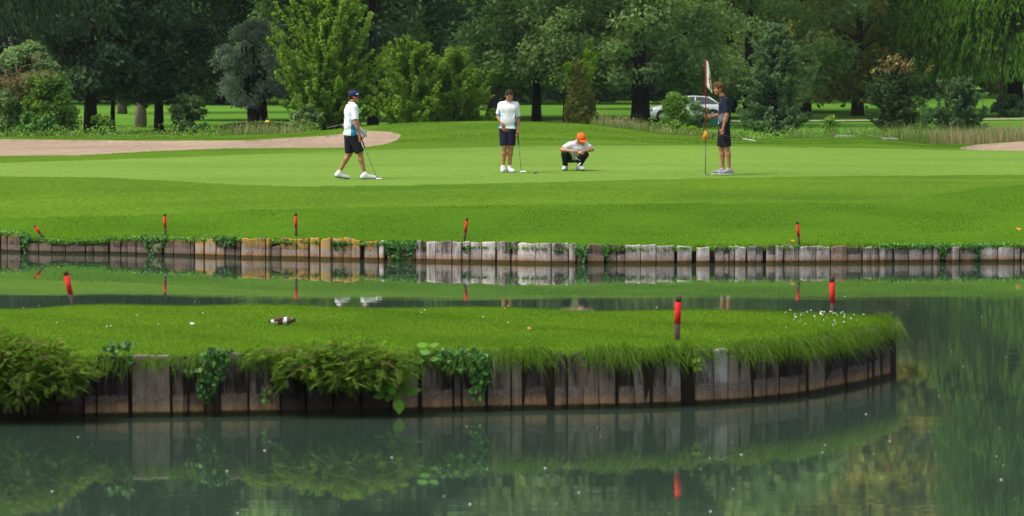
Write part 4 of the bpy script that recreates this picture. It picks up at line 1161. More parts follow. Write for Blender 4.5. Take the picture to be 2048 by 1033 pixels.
def rough_blades():
    rng = np.random.default_rng(81)
    n = 120000
    px = rng.uniform(-150, 2200, n)
    wd = wall_D(px)
    D = wd + 0.02 + (75.5 - wd) * rng.random(n)
    x = (px - 1024) / F * D; z = ground_z(x, D)
    yi = img_y(z, D)
    keep = yi > z_rough(px) - 1.0
    x, D, z = x[keep], D[keep], z[keep]
    t = np.clip(0.35 + 0.30 * patchy(x, D, 1.3) + 0.30 * rng.random(len(x)), 0, 1)
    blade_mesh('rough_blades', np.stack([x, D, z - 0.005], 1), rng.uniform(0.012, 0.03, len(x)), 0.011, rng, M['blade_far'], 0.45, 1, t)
    # ragged fringe along the top of the planks
    n = 9000
    px = rng.uniform(-150, 2200, n)
    D = wall_D(px) + rng.uniform(-0.10, 0.25, n)
    x = (px - 1024) / F * D; z = ground_z(x, np.maximum(D, wall_D(px) + 0.02))
    t = np.clip(0.2 + 0.6 * rng.random(n), 0, 1)
    blade_mesh('bank_fringe', np.stack([x, D, z - 0.02], 1), rng.uniform(0.04, 0.11, n), 0.013, rng, M['blade_far'], 0.5, 1, t, sway=np.array([0, -0.25, 0]))
    # mound and ridge: short blades seen edge on against what lies behind
    n = 60000
    px = rng.uniform(-100, 2150, n); D = rng.uniform(95, 108, n)
    x = (px - 1024) / F * D; z = ground_z(x, D); yi = img_y(z, D)
    sand = ((yi < b_near(px) + 1) & (yi > b_far(px) - 1) & (px < 803)) | ((yi < r_near(px)) & (yi > r_far(px)) & (px > 1915))
    k = ~sand
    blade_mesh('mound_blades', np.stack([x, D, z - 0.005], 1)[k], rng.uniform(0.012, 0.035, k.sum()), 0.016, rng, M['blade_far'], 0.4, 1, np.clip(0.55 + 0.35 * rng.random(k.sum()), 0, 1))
rough_blades()

def peninsula_blades():
    rng = np.random.default_rng(82)
    n = 130000
    x = rng.uniform(-6.0, PB[:, 0].max(), n)
    fy = front_y(np.minimum(x, PF[:, 0].max())); by = back_y(x)
    y = fy + (by - fy) * rng.random(n)
    ok = (by - fy > 0.1)
    x, y = x[ok], y[ok]
    t = np.clip(0.30 + 0.35 * patchy(x, y, 1.6, 2.0) + 0.25 * rng.random(len(x)), 0, 1)
    blade_mesh('lawn_blades', np.stack([x, y, pen_z(x, y) - 0.006], 1), rng.uniform(0.012, 0.030, len(x)), 0.007, rng, M['blade'], 0.45, 1, t)
    # longer, arching tufts along the front edge, thickest to the right
    P, Hh, tt, sw = [], [], [], []
    edge = resample(np.concatenate([PF, PB[:3]]), 1400)
    dT = unit(np.gradient(edge, axis=0)); nrm = np.stack([dT[:, 1], -dT[:, 0]], 1)
    px = 1024 + F * edge[:, 0] / edge[:, 1]
    # how long the overhang is by column
    amt = np.interp(px, [-300, 180, 420, 560, 840, 1000, 1100, 1110, 1168, 1175, 1230, 1335, 1368, 1380, 1398, 1460, 1480, 1600, 1700, 1790], [0.7, 0.7, 0.6, 0.6, 0.75, 0.95, 0.9, 0.15, 0.12, 1.0, 1.1, 1.0, 0.4, 1.2, 0.3, 0.25, 0.9, 1.0, 1.0, 1.0])
    m = 34000
    i = rng.integers(0, len(edge), m)
    a = amt[i]
    keep = rng.random(m) < 0.15 + 0.6 * a * (0.4 + 0.6 * np.sin(i * 0.13 + 1.3) ** 2)
    i, a = i[keep], a[keep]; m = len(i)
    off = rng.normal(0.0, 0.045, m)
    xy = edge[i] - nrm[i] * (off + 0.02)[:, None]
    z = PEN_Z - 0.02 - np.clip(-off, 0, 1) * 1.2 + rng.normal(0, 0.02, m)
    clump = np.clip(0.5 + 0.45 * np.sin(i * 0.13) * np.sin(i * 0.041 + 2) + 0.35 * np.sin(i * 0.31 + 1), 0, 1.3) ** 1.5
    H = (0.05 + 0.34 * a * rng.random(m) * (0.15 + clump)) * np.interp(px[i], [1660, 1770], [1, 0.35])
    sway = np.c_[nrm[i] * (0.30 + 0.35 * rng.random((m, 1))), np.zeros(m)]
    t = np.clip(0.1 + 0.75 * rng.random(m), 0, 1)
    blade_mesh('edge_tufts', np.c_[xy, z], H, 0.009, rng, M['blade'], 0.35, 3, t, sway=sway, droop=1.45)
    # dry strands hanging in front of the planks
    m = 2600
    i = rng.integers(0, len(edge), m)
    keep = rng.random(m) < np.interp(px[i], [300, 840, 900, 1020, 1060, 1100, 1180, 1300, 1500, 1560, 1800], [0.15, 0.2, 0.9, 0.9, 0.5, 0.2, 0.5, 0.3, 0.5, 0.9, 1.0]) * (np.sin(i * 0.05) > -0.55)
    i = i[keep]; m = len(i)
    xy = edge[i] + nrm[i] * 0.03
    sway = np.c_[nrm[i] * 0.25, np.zeros(m)]
    blade_mesh('dry_strands', np.c_[xy, np.full(m, PEN_Z - 0.04) + rng.normal(0, 0.03, m)], rng.uniform(0.12, 0.3, m), 0.006, rng, M['straw_green'], 0.25, 3, rng.random(m), sway=sway, droop=1.9)
peninsula_blades()

def weeds():
    rng = np.random.default_rng(83)
    P, H, T = [], [], []
    def band(px0, px1, d0, d1, n, h0, h1):
        px = rng.uniform(px0, px1, n); D = rng.uniform(d0, d1, n)
        x = (px - 1024) / F * D
        cl = patchy(x, D, 2.2, px0) > rng.uniform(0.2, 0.6, n)
        x, D = x[cl], D[cl]
        P.append(np.stack([x, D, ground_z(x, D)], 1)); H.append(rng.uniform(h0, h1, len(x)) * (0.6 + 0.6 * patchy(x, D, 3.0)))
    band(0, 640, 108, 122, 2200, 0.12, 0.35)
    band(430, 620, 108, 118, 900, 0.25, 0.6)
    band(1180, 1500, 108, 124, 4200, 0.15, 0.45)
    band(1200, 1310, 108, 114, 900, 0.2, 0.45)
    band(1580, 1900, 109, 130, 5000, 0.2, 0.6)
    band(1780, 2100, 108, 124, 9000, 0.35, 0.8)
    P_ = np.concatenate(P); H_ = np.concatenate(H)
    blade_mesh('tall_weeds', P_, H_, 0.022, rng, M['straw_green'], 0.22, 3, np.clip(rng.random(len(P_)) * 1.0, 0, 1), droop=0.15)
    P.clear(); H.clear()
    band(1860, 2060, 106.5, 118, 5000, 0.3, 0.75)
    band(1195, 1290, 109, 116, 600, 0.35, 0.75)
    band(1290, 1420, 108, 114, 700, 0.15, 0.4)
    band(470, 600, 108, 116, 450, 0.3, 0.7)
    P_ = np.concatenate(P); H_ = np.concatenate(H)
    blade_mesh('dry_grass', P_, H_, 0.02, rng, M['straw'], 0.2, 3, rng.random(len(P_)), droop=0.15)
    # leafy weeds among them
    n = 26000
    px = np.concatenate([rng.uniform(-50, 640, n // 2), rng.uniform(1180, 2080, n // 2)]); D = rng.uniform(109, 124, n)
    x = (px - 1024) / F * D
    cl = patchy(x, D, 1.7, 4.0) > rng.uniform(0.35, 0.75, n)
    x, D = x[cl], D[cl]; m = len(x)
    C = np.stack([x, D, ground_z(x, D) + 0.45 * rng.random(m) ** 1.5], 1)
    V, Q = leaf_quads(C, unit(rng.normal(size=(m, 3)) + [0, -0.3, 0.6]), rng.uniform(0.06, 0.12, m), 0.05, rng)
    o = add('leafy_weeds', make_mesh('leafy_weeds', V, Q, False, {'tint': np.repeat(rng.random(m), 4)}), M['leaf_weed'])
    o['kind'] = 'stuff'
weeds()

# ------------------------------------------------------------------ ivy and creepers on the far wall
IVY = np.array([[0, -0.5], [0.28, -0.42], [0.5, -0.1], [0.27, 0.08], [0.22, 0.3], [0, 0.55], [-0.22, 0.3], [-0.27, 0.08], [-0.5, -0.1], [-0.28, -0.42]])
def shaped_leaves(C, Nn, S, rng, outline=IVY, up=(0, 0, -1)):
    n = len(C); k = len(outline)
    T = np.tile(np.asarray(up, float), (n, 1)) + 0.6 * rng.normal(size=(n, 3))
    T = unit(T - (T * Nn).sum(1, keepdims=True) * Nn); B = np.cross(Nn, T)
    S = np.broadcast_to(np.asarray(S, float), (n,))
    V = C[:, None, :] + S[:, None, None] * (outline[None, :, :1] * B[:, None, :] + outline[None, :, 1:] * T[:, None, :]) + (S[:, None, None] * 0.25 * (np.abs(outline[None, :, :1]) ** 1.5)) * -Nn[:, None, :]
    V = np.concatenate([V, C[:, None, :]], 1).reshape(-1, 3)
    b = np.arange(n)[:, None] * (k + 1)
    F3 = np.concatenate([b + np.array([[k, j, (j + 1) % k]]) for j in range(k)])
    return V, F3

def creeper(px0, px1, n, drop, size, seed, lift=0.06, d0=-0.16, d1=0.3):
    rng = np.random.default_rng(seed)
    px = rng.uniform(px0, px1, n)
    u = rng.random(n)
    D = wall_D(px) + np.where(u < 0.5, rng.uniform(0.0, d1, n), rng.uniform(d0, -0.06, n))
    x = (px - 1024) / F * D
    edge = 1 - np.abs(2 * (px - px0) / (px1 - px0) - 1) ** 3
    z = ground_z(x, wall_D(px) + 0.1) + np.where(u < 0.5, rng.uniform(0, lift, n), -drop * edge * rng.random(n) ** 1.2 + lift * rng.random(n))
    Nn = unit(np.stack([0.5 * rng.normal(size=n), -0.8 + 0.4 * rng.normal(size=n), 0.55 + 0.4 * rng.normal(size=n)], 1))
    V, F3 = shaped_leaves(np.stack([x, D, z], 1), Nn, size * rng.uniform(0.6, 1.3, n), rng)
    return V, F3, np.repeat(np.clip(rng.random(n) * 0.85 + 0.15 * (z > 0.3), 0, 1), len(IVY) + 1)

def ivy(label, px0, px1, n, drop, seed, size=0.055, **k):
    V, F3, t = creeper(px0, px1, n, drop, size, seed, **k)
    c = V.mean(0)
    o = add('ivy', make_mesh('ivy', V - c, [F3], False, {'tint': t}), M['leaf_ivy'], None, c)
    tag(o, label, 'ivy')
ivy('large ivy clump spilling over low planks left of the wall middle', 766, 834, 420, 0.30, 91)
ivy('ivy tumbling down to the water below the second red stake from the left', 283, 330, 260, 0.27, 92)
ivy('small ivy tuft on the yellow lichened planks', 664, 692, 90, 0.13, 93, lift=0.03)
ivy('ivy filling the gap between middle planks left of the rust brown plank', 1150, 1176, 150, 0.24, 94)
ivy('ivy filling the leftmost gap beside the two tall dark posts', 37, 58, 130, 0.28, 95)
ivy('ivy on short rusty planks left of the yellow lichened planks', 428, 472, 150, 0.12, 96)
ivy('ivy hanging in the narrow gap right of the rust brown plank', 1207, 1218, 60, 0.2, 97)
ivy('ivy drooping into the first gap of the right hand planks', 1880, 1894, 80, 0.22, 98)
ivy('ivy drooping into the second gap of the right hand planks', 1949, 1963, 80, 0.22, 99)
ivy('ivy sprig on a pale plank below the third far red stake', 926, 938, 40, 0.13, 100, lift=0.02)
def creeping_weeds():
    mb = MB()
    for i, (a, b, n, lift) in enumerate([(-120, 40, 700, 0.08), (60, 230, 900, 0.06), (230, 480, 900, 0.06), (480, 640, 260, 0.03), (640, 760, 240, 0.03), (760, 840, 300, 0.05), (1000, 1260, 260, 0.04), (1200, 1380, 260, 0.05), (1420, 1500, 110, 0.04), (1540, 1600, 130, 0.05), (1760, 2160, 1900, 0.07), (840, 1000, 70, 0.02)]):
        V, F3, t = creeper(a, b, n, 0.03, 0.038, 110 + i, lift, -0.10, 0.45)
        mb.put(V, F3, 0, t)
    o = add('creeping_weeds', mb.mesh('creeping_weeds'), M['leaf_creeper'])
    o['kind'] = 'stuff'
creeping_weeds()

# ------------------------------------------------------------------ plants on the near wall
def near_xyz(px, py, out=0.06):
    p = near_pt(px)
    D = p[1] - out
    q = at(px, py, D)
    return q

def feather_shrub(label, cx, cy, rx, ry, seed, n, out, lobes, depth=0.35, root_px=None):
    """spray of feathery fronds, about rx by ry pixels round (cx, cy)"""
    rng = np.random.default_rng(seed)
    c = near_xyz(cx, cy, out)
    s = F / c[1]
    RX, RZ = rx / s, ry / s
    root = empty('feathery_shrub', c, label, 'shrub')
    r0 = near_xyz(root_px or cx, 705, -0.15) - c
    sm = MB()
    ar = np.array([l[2] * l[3] * l[4] for l in lobes], float); cum = np.cumsum(ar / ar.sum())[:-1]
    C, T, Nn, t = [], [], [], []
    for b in range(n):
        a = rng.uniform(0, 2 * math.pi); rr = rng.random() ** 0.6
        lb = lobes[int(np.searchsorted(cum, rng.random()))]
        p0 = np.array([(lb[0] - cx + lb[2] * rr * math.cos(a)) / s, depth * rng.normal(0, 0.55) - 0.05, (cy - lb[1] + lb[3] * rr * math.sin(a)) / s])
        outd = unit(np.array([p0[0] / RX * 0.8 + 0.55 * rng.normal(), -0.25 + 0.35 * rng.normal(), 0.30 * p0[2] / RZ + 0.05 + 0.32 * rng.normal()]))
        L = rng.uniform(0.05, 0.125)
        ts = np.linspace(0, 1, 6)
        ax = p0 + ts[:, None] * L * outd + np.c_[np.zeros((6, 2)), -0.30 * L * ts ** 2]
        sm.tube(ax, np.linspace(0.003, 0.001, 6), 3)
        if b % 14 == 0:
            mid = (r0 + p0) / 2 + np.array([0, 0, 0.08])
            pts = [(1 - q) ** 2 * r0 + 2 * q * (1 - q) * mid + q * q * p0 for q in np.linspace(0, 1, 7)]
            sm.tube(pts, np.linspace(0.009, 0.003, 7), 4)
        k = 11
        f = np.linspace(0.08, 1, k)
        pp = np.stack([np.interp(f, ts, ax[:, i]) for i in range(3)], 1)
        sd = unit(np.cross(outd, np.array([0, 0.4, 1.0]) + 0.4 * rng.normal(size=3)))
        ll = 0.023 * np.sin(np.pi * (0.18 + 0.8 * f)) + 0.012
        tint = rng.random() ** 1.3 * 0.75 + 0.22 * np.clip(p0[2] / RZ + 0.3, 0, 1)
        for sg in (-1, 1):
            dl = unit(sg * sd + 0.75 * outd + np.array([0, 0, -0.2]))
            C.append(pp + dl * (ll / 2)[:, None]); T.append(np.tile(dl, (k, 1)))
            nn = unit(np.cross(dl, outd)); nn = nn if nn[2] > 0 else -nn
            Nn.append(np.tile(nn, (k, 1)) + 0.35 * rng.normal(size=(k, 3)))
            t.append(np.c_[np.clip(tint + 0.25 * rng.random(k), 0, 0.93 if rng.random() < 0.95 else 1.0), ll])
    C, T, Nn, t = map(np.concatenate, (C, T, Nn, t))
    V, Q = leaf_quads(C, unit(Nn), t[:, 1] * 1.1, 0.0062, rng, tang=T)
    add('stem', sm.mesh('stem', True), M['twig'], root)
    add('frond', make_mesh('frond', V, Q, False, {'tint': np.repeat(t[:, 0], 4)}), M['leaf_feather'], root)['kind'] = 'stuff'
feather_shrub('large feathery shrub overhanging the water at the left edge', 55, 738, 128, 64, 121, 3000, 0.30,
              [(0, 688, 60, 26, 1), (70, 700, 60, 26, 1), (115, 722, 48, 24, 1), (150, 742, 40, 16, 1), (60, 748, 90, 30, 1.1), (130, 772, 42, 14, 0.8), (30, 788, 60, 14, 0.7), (-70, 730, 80, 60, 1), (112, 694, 10, 16, 0.5)], 0.36, 20)
feather_shrub('broad ragged feathery shrub spilling over the middle of the near wall', 685, 722, 150, 44, 122, 1900, 0.20,
              [(535, 706, 40, 10, 0.7), (585, 728, 34, 22, 0.9), (625, 705, 36, 16, 1), (650, 738, 44, 22, 1), (700, 700, 50, 18, 0.8), (720, 742, 52, 26, 1), (770, 712, 38, 18, 0.7), (795, 742, 30, 22, 0.7), (690, 768, 40, 8, 0.6), (565, 756, 14, 12, 0.4)], 0.26, 690)

BROAD = np.array([[0, -0.5], [0.2, -0.38], [0.34, -0.08], [0.3, 0.18], [0.12, 0.4], [0, 0.55], [-0.12, 0.4], [-0.3, 0.18], [-0.34, -0.08], [-0.2, -0.38]])
def broad_plant(label, spots, mat, seed, root_px, root_py, out=0.3, name='broadleaf_plant'):
    rng = np.random.default_rng(seed)
    c = near_xyz(root_px, root_py, 0.05)
    root = empty(name, c, label, 'plant')
    sm = MB()
    for (px, py, L, ang, facing) in spots:
        q = near_xyz(px, py, out + rng.uniform(-0.05, 0.05)) - c
        size = L / (F / (c[1] - out))
        Nn = unit(np.array([[0.2 * rng.normal(), -0.75, facing]]))
        d = np.array([math.sin(math.radians(ang)), 0, -math.cos(math.radians(ang))])
        V, F3 = shaped_leaves(q[None], Nn, size, rng, BROAD, d * 8)
        add('leaf', make_mesh('leaf', V, [F3], True, {'tint': np.full(len(V), rng.random())}), M[mat], root)
        sm.tube([np.array([0, 0, 0]), q * 0.5 + [0, 0, 0.03], q], [0.005, 0.004, 0.0025], 4)
    add('stem', sm.mesh('stem', True), M['leaf_ivy'], root)
broad_plant('bright broad leaved plant hanging from the near wall below the feathery shrub', [(798, 812, 34, 0, 0.3), (782, 776, 32, 190, 0.5), (824, 781, 38, 95, 0.9), (797, 790, 26, 160, 0.5), (765, 779, 30, -80, 0.9), (742, 773, 34, -85, 0.9), (758, 792, 24, -60, 0.7), (810, 770, 24, 130, 0.7), (777, 795, 22, -20, 0.5)], 'leaf_broad', 131, 790, 745)
broad_plant('light broad leaves reaching up over the lawn edge by the feathery shrub', [(845, 690, 24, 100, 0.9), (868, 690, 20, 100, 0.9), (838, 722, 22, -95, 0.9), (868, 718, 20, 95, 0.9), (800, 726, 26, 30, 0.5), (818, 738, 24, 80, 0.5), (783, 718, 26, -60, 0.5), (850, 704, 24, 60, 0.8)], 'leaf_broad', 132, 842, 735, 0.12)
broad_plant('small cluster of lime yellow leaves left of the tall pale planks', [(1389, 722, 13, 150, 0.5), (1397, 720, 12, 200, 0.5), (1386, 730, 13, -80, 0.6), (1398, 730, 13, 80, 0.6), (1391, 738, 13, 0, 0.4), (1399, 738, 10, 40, 0.4)], 'leaf_lime', 133, 1393, 716, 0.1)

def near_ivy(label, spots, n, size, seed, mat='leaf_ivy'):
    """spots: (px, py, rx, ry) ellipses"""
    rng = np.random.default_rng(seed)
    S = np.array(spots, float)
    w = S[:, 2] * S[:, 3]; i = rng.choice(len(S), n, p=w / w.sum())
    a = rng.uniform(0, 2 * math.pi, n); r = rng.random(n) ** 0.5
    P = np.array([near_xyz(S[k, 0] + S[k, 2] * rr * math.cos(aa), S[k, 1] + S[k, 3] * rr * math.sin(aa), 0.05 + 0.10 * rng.random()) for k, aa, rr in zip(i, a, r)])
    c = P.mean(0)
    Nn = unit(np.stack([0.45 * rng.normal(size=n), -0.85 + 0.3 * rng.normal(size=n), 0.45 + 0.4 * rng.normal(size=n)], 1))
    V, F3 = shaped_leaves(P - c, Nn, size * rng.uniform(0.55, 1.25, n), rng)
    root = empty('ivy', c, label, 'ivy')
    add('leaves', make_mesh('leaves', V, [F3], False, {'tint': np.repeat(rng.random(n), len(IVY) + 1)}), M[mat], root)['kind'] = 'stuff'
    sm = MB()
    for k in range(8):
        b = S[rng.integers(len(S))]
        top = near_xyz(b[0] + rng.normal() * 6, b[1] - b[3], 0.06) - c; bot = near_xyz(b[0] + rng.normal() * 10, b[1] + b[3], 0.07) - c
        sm.tube([top, (top + bot) / 2 + [0.02 * rng.normal(), -0.02, 0], bot], [0.004, 0.003, 0.002], 4)
    add('stem', sm.mesh('stem', True), M['twig'], root)
near_ivy('ivy trailing down the near wall, left of the feathery middle shrub', [(425, 735, 30, 40), (412, 775, 18, 30), (385, 745, 14, 10), (440, 712, 32, 14), (405, 795, 10, 10)], 330, 0.045, 141)
near_ivy('bright leaved creeper on the near wall right of the broad leaved plant', [(925, 722, 52, 26), (960, 740, 26, 34), (895, 712, 30, 14), (955, 775, 16, 28)], 420, 0.042, 142)
near_ivy('little ivy sprig on the lawn edge above the leftmost bare plank', [(225, 698, 18, 10), (252, 693, 12, 8), (262, 720, 6, 14)], 60, 0.05, 143)
near_ivy('small leafy sprig low on the plank left of the feathery shrub', [(532, 790, 10, 18)], 26, 0.04, 144)

# ------------------------------------------------------------------ small things lying about
def scatter_petals():
    rng = np.random.default_rng(151)
    mb = MB()
    def disc(c, r, n=6, tilt=0.0):
        a = np.linspace(0, 2 * math.pi, n, endpoint=False)
        V = np.c_[c[0] + r * np.cos(a), c[1] + r * np.sin(a) * 0.9, np.full(n, c[2]) + tilt * np.sin(a) * r]
        V = np.vstack([V, [c[0], c[1], c[2] + r * 0.35]])
        mb.put(V, np.array([[n, i, (i + 1) % n] for i in range(n)]))
    for i in range(100):
        py = 560 + 473 * rng.random() ** 0.8; px = rng.uniform(-20, 2070)
        D = F * CAM_H / (py - HORIZON); x = (px - 1024) / F * D
        if x < 4.15 and float(front_y(min(x, 4.0))) - 0.2 < D < float(back_y(x)) + 0.25: continue
        if D > float(wall_D(px)) - 0.25: continue
        disc((x, D, 0.004), rng.uniform(0.004, 0.013))
    o = add('floating_petals', mb.mesh('floating_petals', attr=False), M['petal']); o['kind'] = 'stuff'
    mb = MB()
    for i in range(85):
        cl = rng.random() < 0.5
        px = rng.normal(1640, 45) if cl else rng.uniform(0, 1780)
        py = rng.normal(645, 11) if cl else rng.uniform(612, 690)
        D = F * (CAM_H - PEN_Z) / (py - HORIZON); x = (px - 1024) / F * D
        if not (x < 4.0 and front_y(x) + 0.1 < D < back_y(x) - 0.1): continue
        disc((x, D, float(pen_z(x, D)) + 0.035), rng.uniform(0.004, 0.010) if cl else rng.uniform(0.004, 0.008), tilt=0.4)
    o = add('daisies', mb.mesh('daisies', attr=False), M['petal']); o['kind'] = 'stuff'
    mb = MB()
    for i in range(120):
        px = rng.uniform(0, 2048); py = rng.uniform(300, 475)
        g = on_ground(px, py, 60, 92)
        disc((g[0], g[1], g[2] + 0.012), rng.uniform(0.008, 0.022))
    o = add('fallen_specks', mb.mesh('fallen_specks', attr=False), M['soil']); o['kind'] = 'stuff'
scatter_petals()

def dry_leaf(label, p, size, mat='leaf_dry', cat='leaf'):
    rng = np.random.default_rng(int(abs(p[0]) * 100))
    V, F3 = shaped_leaves(np.zeros((1, 3)), unit(np.array([[0.1, -0.5, 0.85]])), size, rng, BROAD, (8, 0, 0))
    tag(add('fallen_leaf', make_mesh('fallen_leaf', V, [F3], True), M[mat], None, p + np.array([0, 0, size * 0.25])), label, cat)
dry_leaf('orange fallen leaf on the far bank at the right edge', on_ground(2038, 461, 60, 76), 0.10)
dry_leaf('orange leaf lying on the wall top by the far right red stake', on_ground(1586, 484, 62, 72), 0.08)
def pen_ground(px, py):
    D = F * (CAM_H - PEN_Z) / (py - HORIZON); x = (px - 1024) / F * D
    return np.array([x, D, float(pen_z(x, D))])
dry_leaf('orange fallen leaf on the peninsula lawn, left of the tall red stake', pen_ground(1058, 662), 0.05)
dry_leaf('pale fallen leaf alone on the left of the peninsula lawn', pen_ground(383, 647), 0.05, 'petal')

# red hazard stakes
def stake(label, base, h, lean, r=0.023, red0=0.36, red1=0.88):
    """lean: sideways offset of the top in metres"""
    root = empty('red_stake', base, label, 'stake', 'red hazard stakes round the pond')
    ax = lambda t: np.array([lean * t, 0.02 * t, h * t])
    mb = MB()
    mb.tube([ax(-0.25), ax(red0)], r, 10)
    add('post', mb.mesh('post', True, False), M['stake_dark'], root)
    mb = MB(); mb.tube([ax(red1), ax(0.99), ax(1.0)], [r, r, r * 0.8], 10)
    add('post_top', mb.mesh('post_top', True, False), M['stake_dark'], root)
    mb = MB(); mb.tube([ax(red0), ax(red1)], r * 1.06, 12)
    add('red_band', mb.mesh('red_band', True, False), M['stake_red'], root)
def far_stake(label, px, top, dx, base_py):
    b = on_ground(px + dx, base_py + 3, 60, 76)
    h = CAM_H - (top - HORIZON) * b[1] / F - b[2]
    stake(label, b, h, -dx * b[1] / F)
far_stake('steeply leaning red stake at the left end of the far wall', 68, 452, 17, 473)
far_stake('upright red stake on the far bank above the tumbling ivy', 329, 428, 1, 470)
far_stake('upright red stake above the yellow lichened planks', 591, 427, 1, 470)
far_stake('red stake leaning right at the middle of the far wall', 934, 437, -5, 478)
far_stake('red stake on the far bank towards the right', 1595, 444, 4, 488)
def pen_stake(label, px, py, top, dx, r=0.028):
    b = pen_ground(px, py)
    h = CAM_H - (top - HORIZON) * b[1] / F - b[2]
    stake(label, b, h, dx * b[1] / F, r, 0.37, 0.87)
pen_stake('left leaning red stake on the back edge of the peninsula', 146, 610, 543, -17)
pen_stake('tall red stake on the front edge of the peninsula', 1354, 684, 594, 4)
pen_stake('upright red stake on the back edge of the peninsula near its tip', 1667, 624, 555, -2)

# pale post among the trees, yellow marker
def post(name, label, px, D, h, r, mat, cat):
    mb = MB(); mb.tube([(0, 0, -0.2), (0, 0, h - 0.03), (0, 0, h)], [r, r, r * 0.6], 8)
    tag(add(name, mb.mesh(name, True, False), M[mat], None, gp(px, D)), label, cat)
post('wooden_post', 'pale slim post between the left bush and the broad dark trunk', 137, 162, 0.75, 0.055, 'post_pale', 'post')
def yellow_marker():
    mb = MB(); mb.tube([(0, 0, -0.05), (0, 0, 0.04), (0, 0, 0.10), (0, 0, 0.15)], [0.05, 0.13, 0.12, 0.04], 10)
    tag(add('tee_marker', mb.mesh('tee_marker', True, False), M['yellow'], None, gp(536, 184)), 'yellow tee marker on the lawn right of the silver tree', 'marker')
yellow_marker()

def bunker_rake(label, a, b, name='bunker_rake'):
    a, b = np.asarray(a, float), np.asarray(b, float)
    root = empty(name, a, label, 'rake', 'bunker rakes')
    d = b - a; u = unit(d); s = unit(np.cross(u, [0, 0, 1]))
    mb = MB(); mb.tube([np.zeros(3), d], 0.0055, 6); add('handle', mb.mesh('handle', True, False), M['rake'], root)
    mb = MB(); mb.tube([-s * 0.26, s * 0.26], 0.012, 6)
    for k in np.linspace(-0.26, 0.26, 9): mb.tube([s * k, s * k + np.array([0, 0, -0.07]) + u * 0.02], [0.008, 0.004], 4)
    add('head', mb.mesh('head', True, False), M['rake'], root)
def lay(px, D, h): return gp(px, D) + np.array([0, 0, h])
bunker_rake('white rake lying on the bunker lip behind the left walking golfer', lay(686, 106.6, 0.12), lay(654, 106.6, 0.07))
bunker_rake('pale rake lying on the ridge below the little sapling', lay(1690, 105.0, 0.05), lay(1672, 104.2, 0.06))
bunker_rake('grey rake lying on the ridge left of the right bunker', lay(1780, 104.5, 0.05), lay(1737, 103.8, 0.09))

# ------------------------------------------------------------------ bodies: smooth implicit surfaces
def v3(*a): return np.array(a, float)

def prim_eval(pr, X):
    kind = pr[0]
    if kind == 'cap':
        a, b, ra, rb = pr[1:5]
        ab = b - a; L2 = max(float(ab @ ab), 1e-9)
        t = np.clip(((X - a) @ ab) / L2, 0, 1)
        d = np.sqrt(((X - a - t[..., None] * ab) ** 2).sum(-1)) - (ra + (rb - ra) * t)
    else:
        c, R, r = pr[1:4]                    # ellipsoid, rows of R are its axes
        q = (X - c) @ R.T
        k0 = np.sqrt(((q / r) ** 2).sum(-1)); k1 = np.sqrt(((q / r ** 2) ** 2).sum(-1))
        d = k0 * (k0 - 1) / np.maximum(k1, 1e-9)
    opt = pr[-1] if isinstance(pr[-1], dict) else {}
    for p, n in opt.get('cut', ()):
        d = np.maximum(d, (X - p) @ n)
    return d

def prim_box(pr):
    if pr[0] == 'cap':
        a, b, ra, rb = pr[1:5]; r = max(ra, rb)
        return np.minimum(a, b) - r, np.maximum(a, b) + r
    c, R, r = pr[1:4]; m = max(r)
    return c - m, c + m

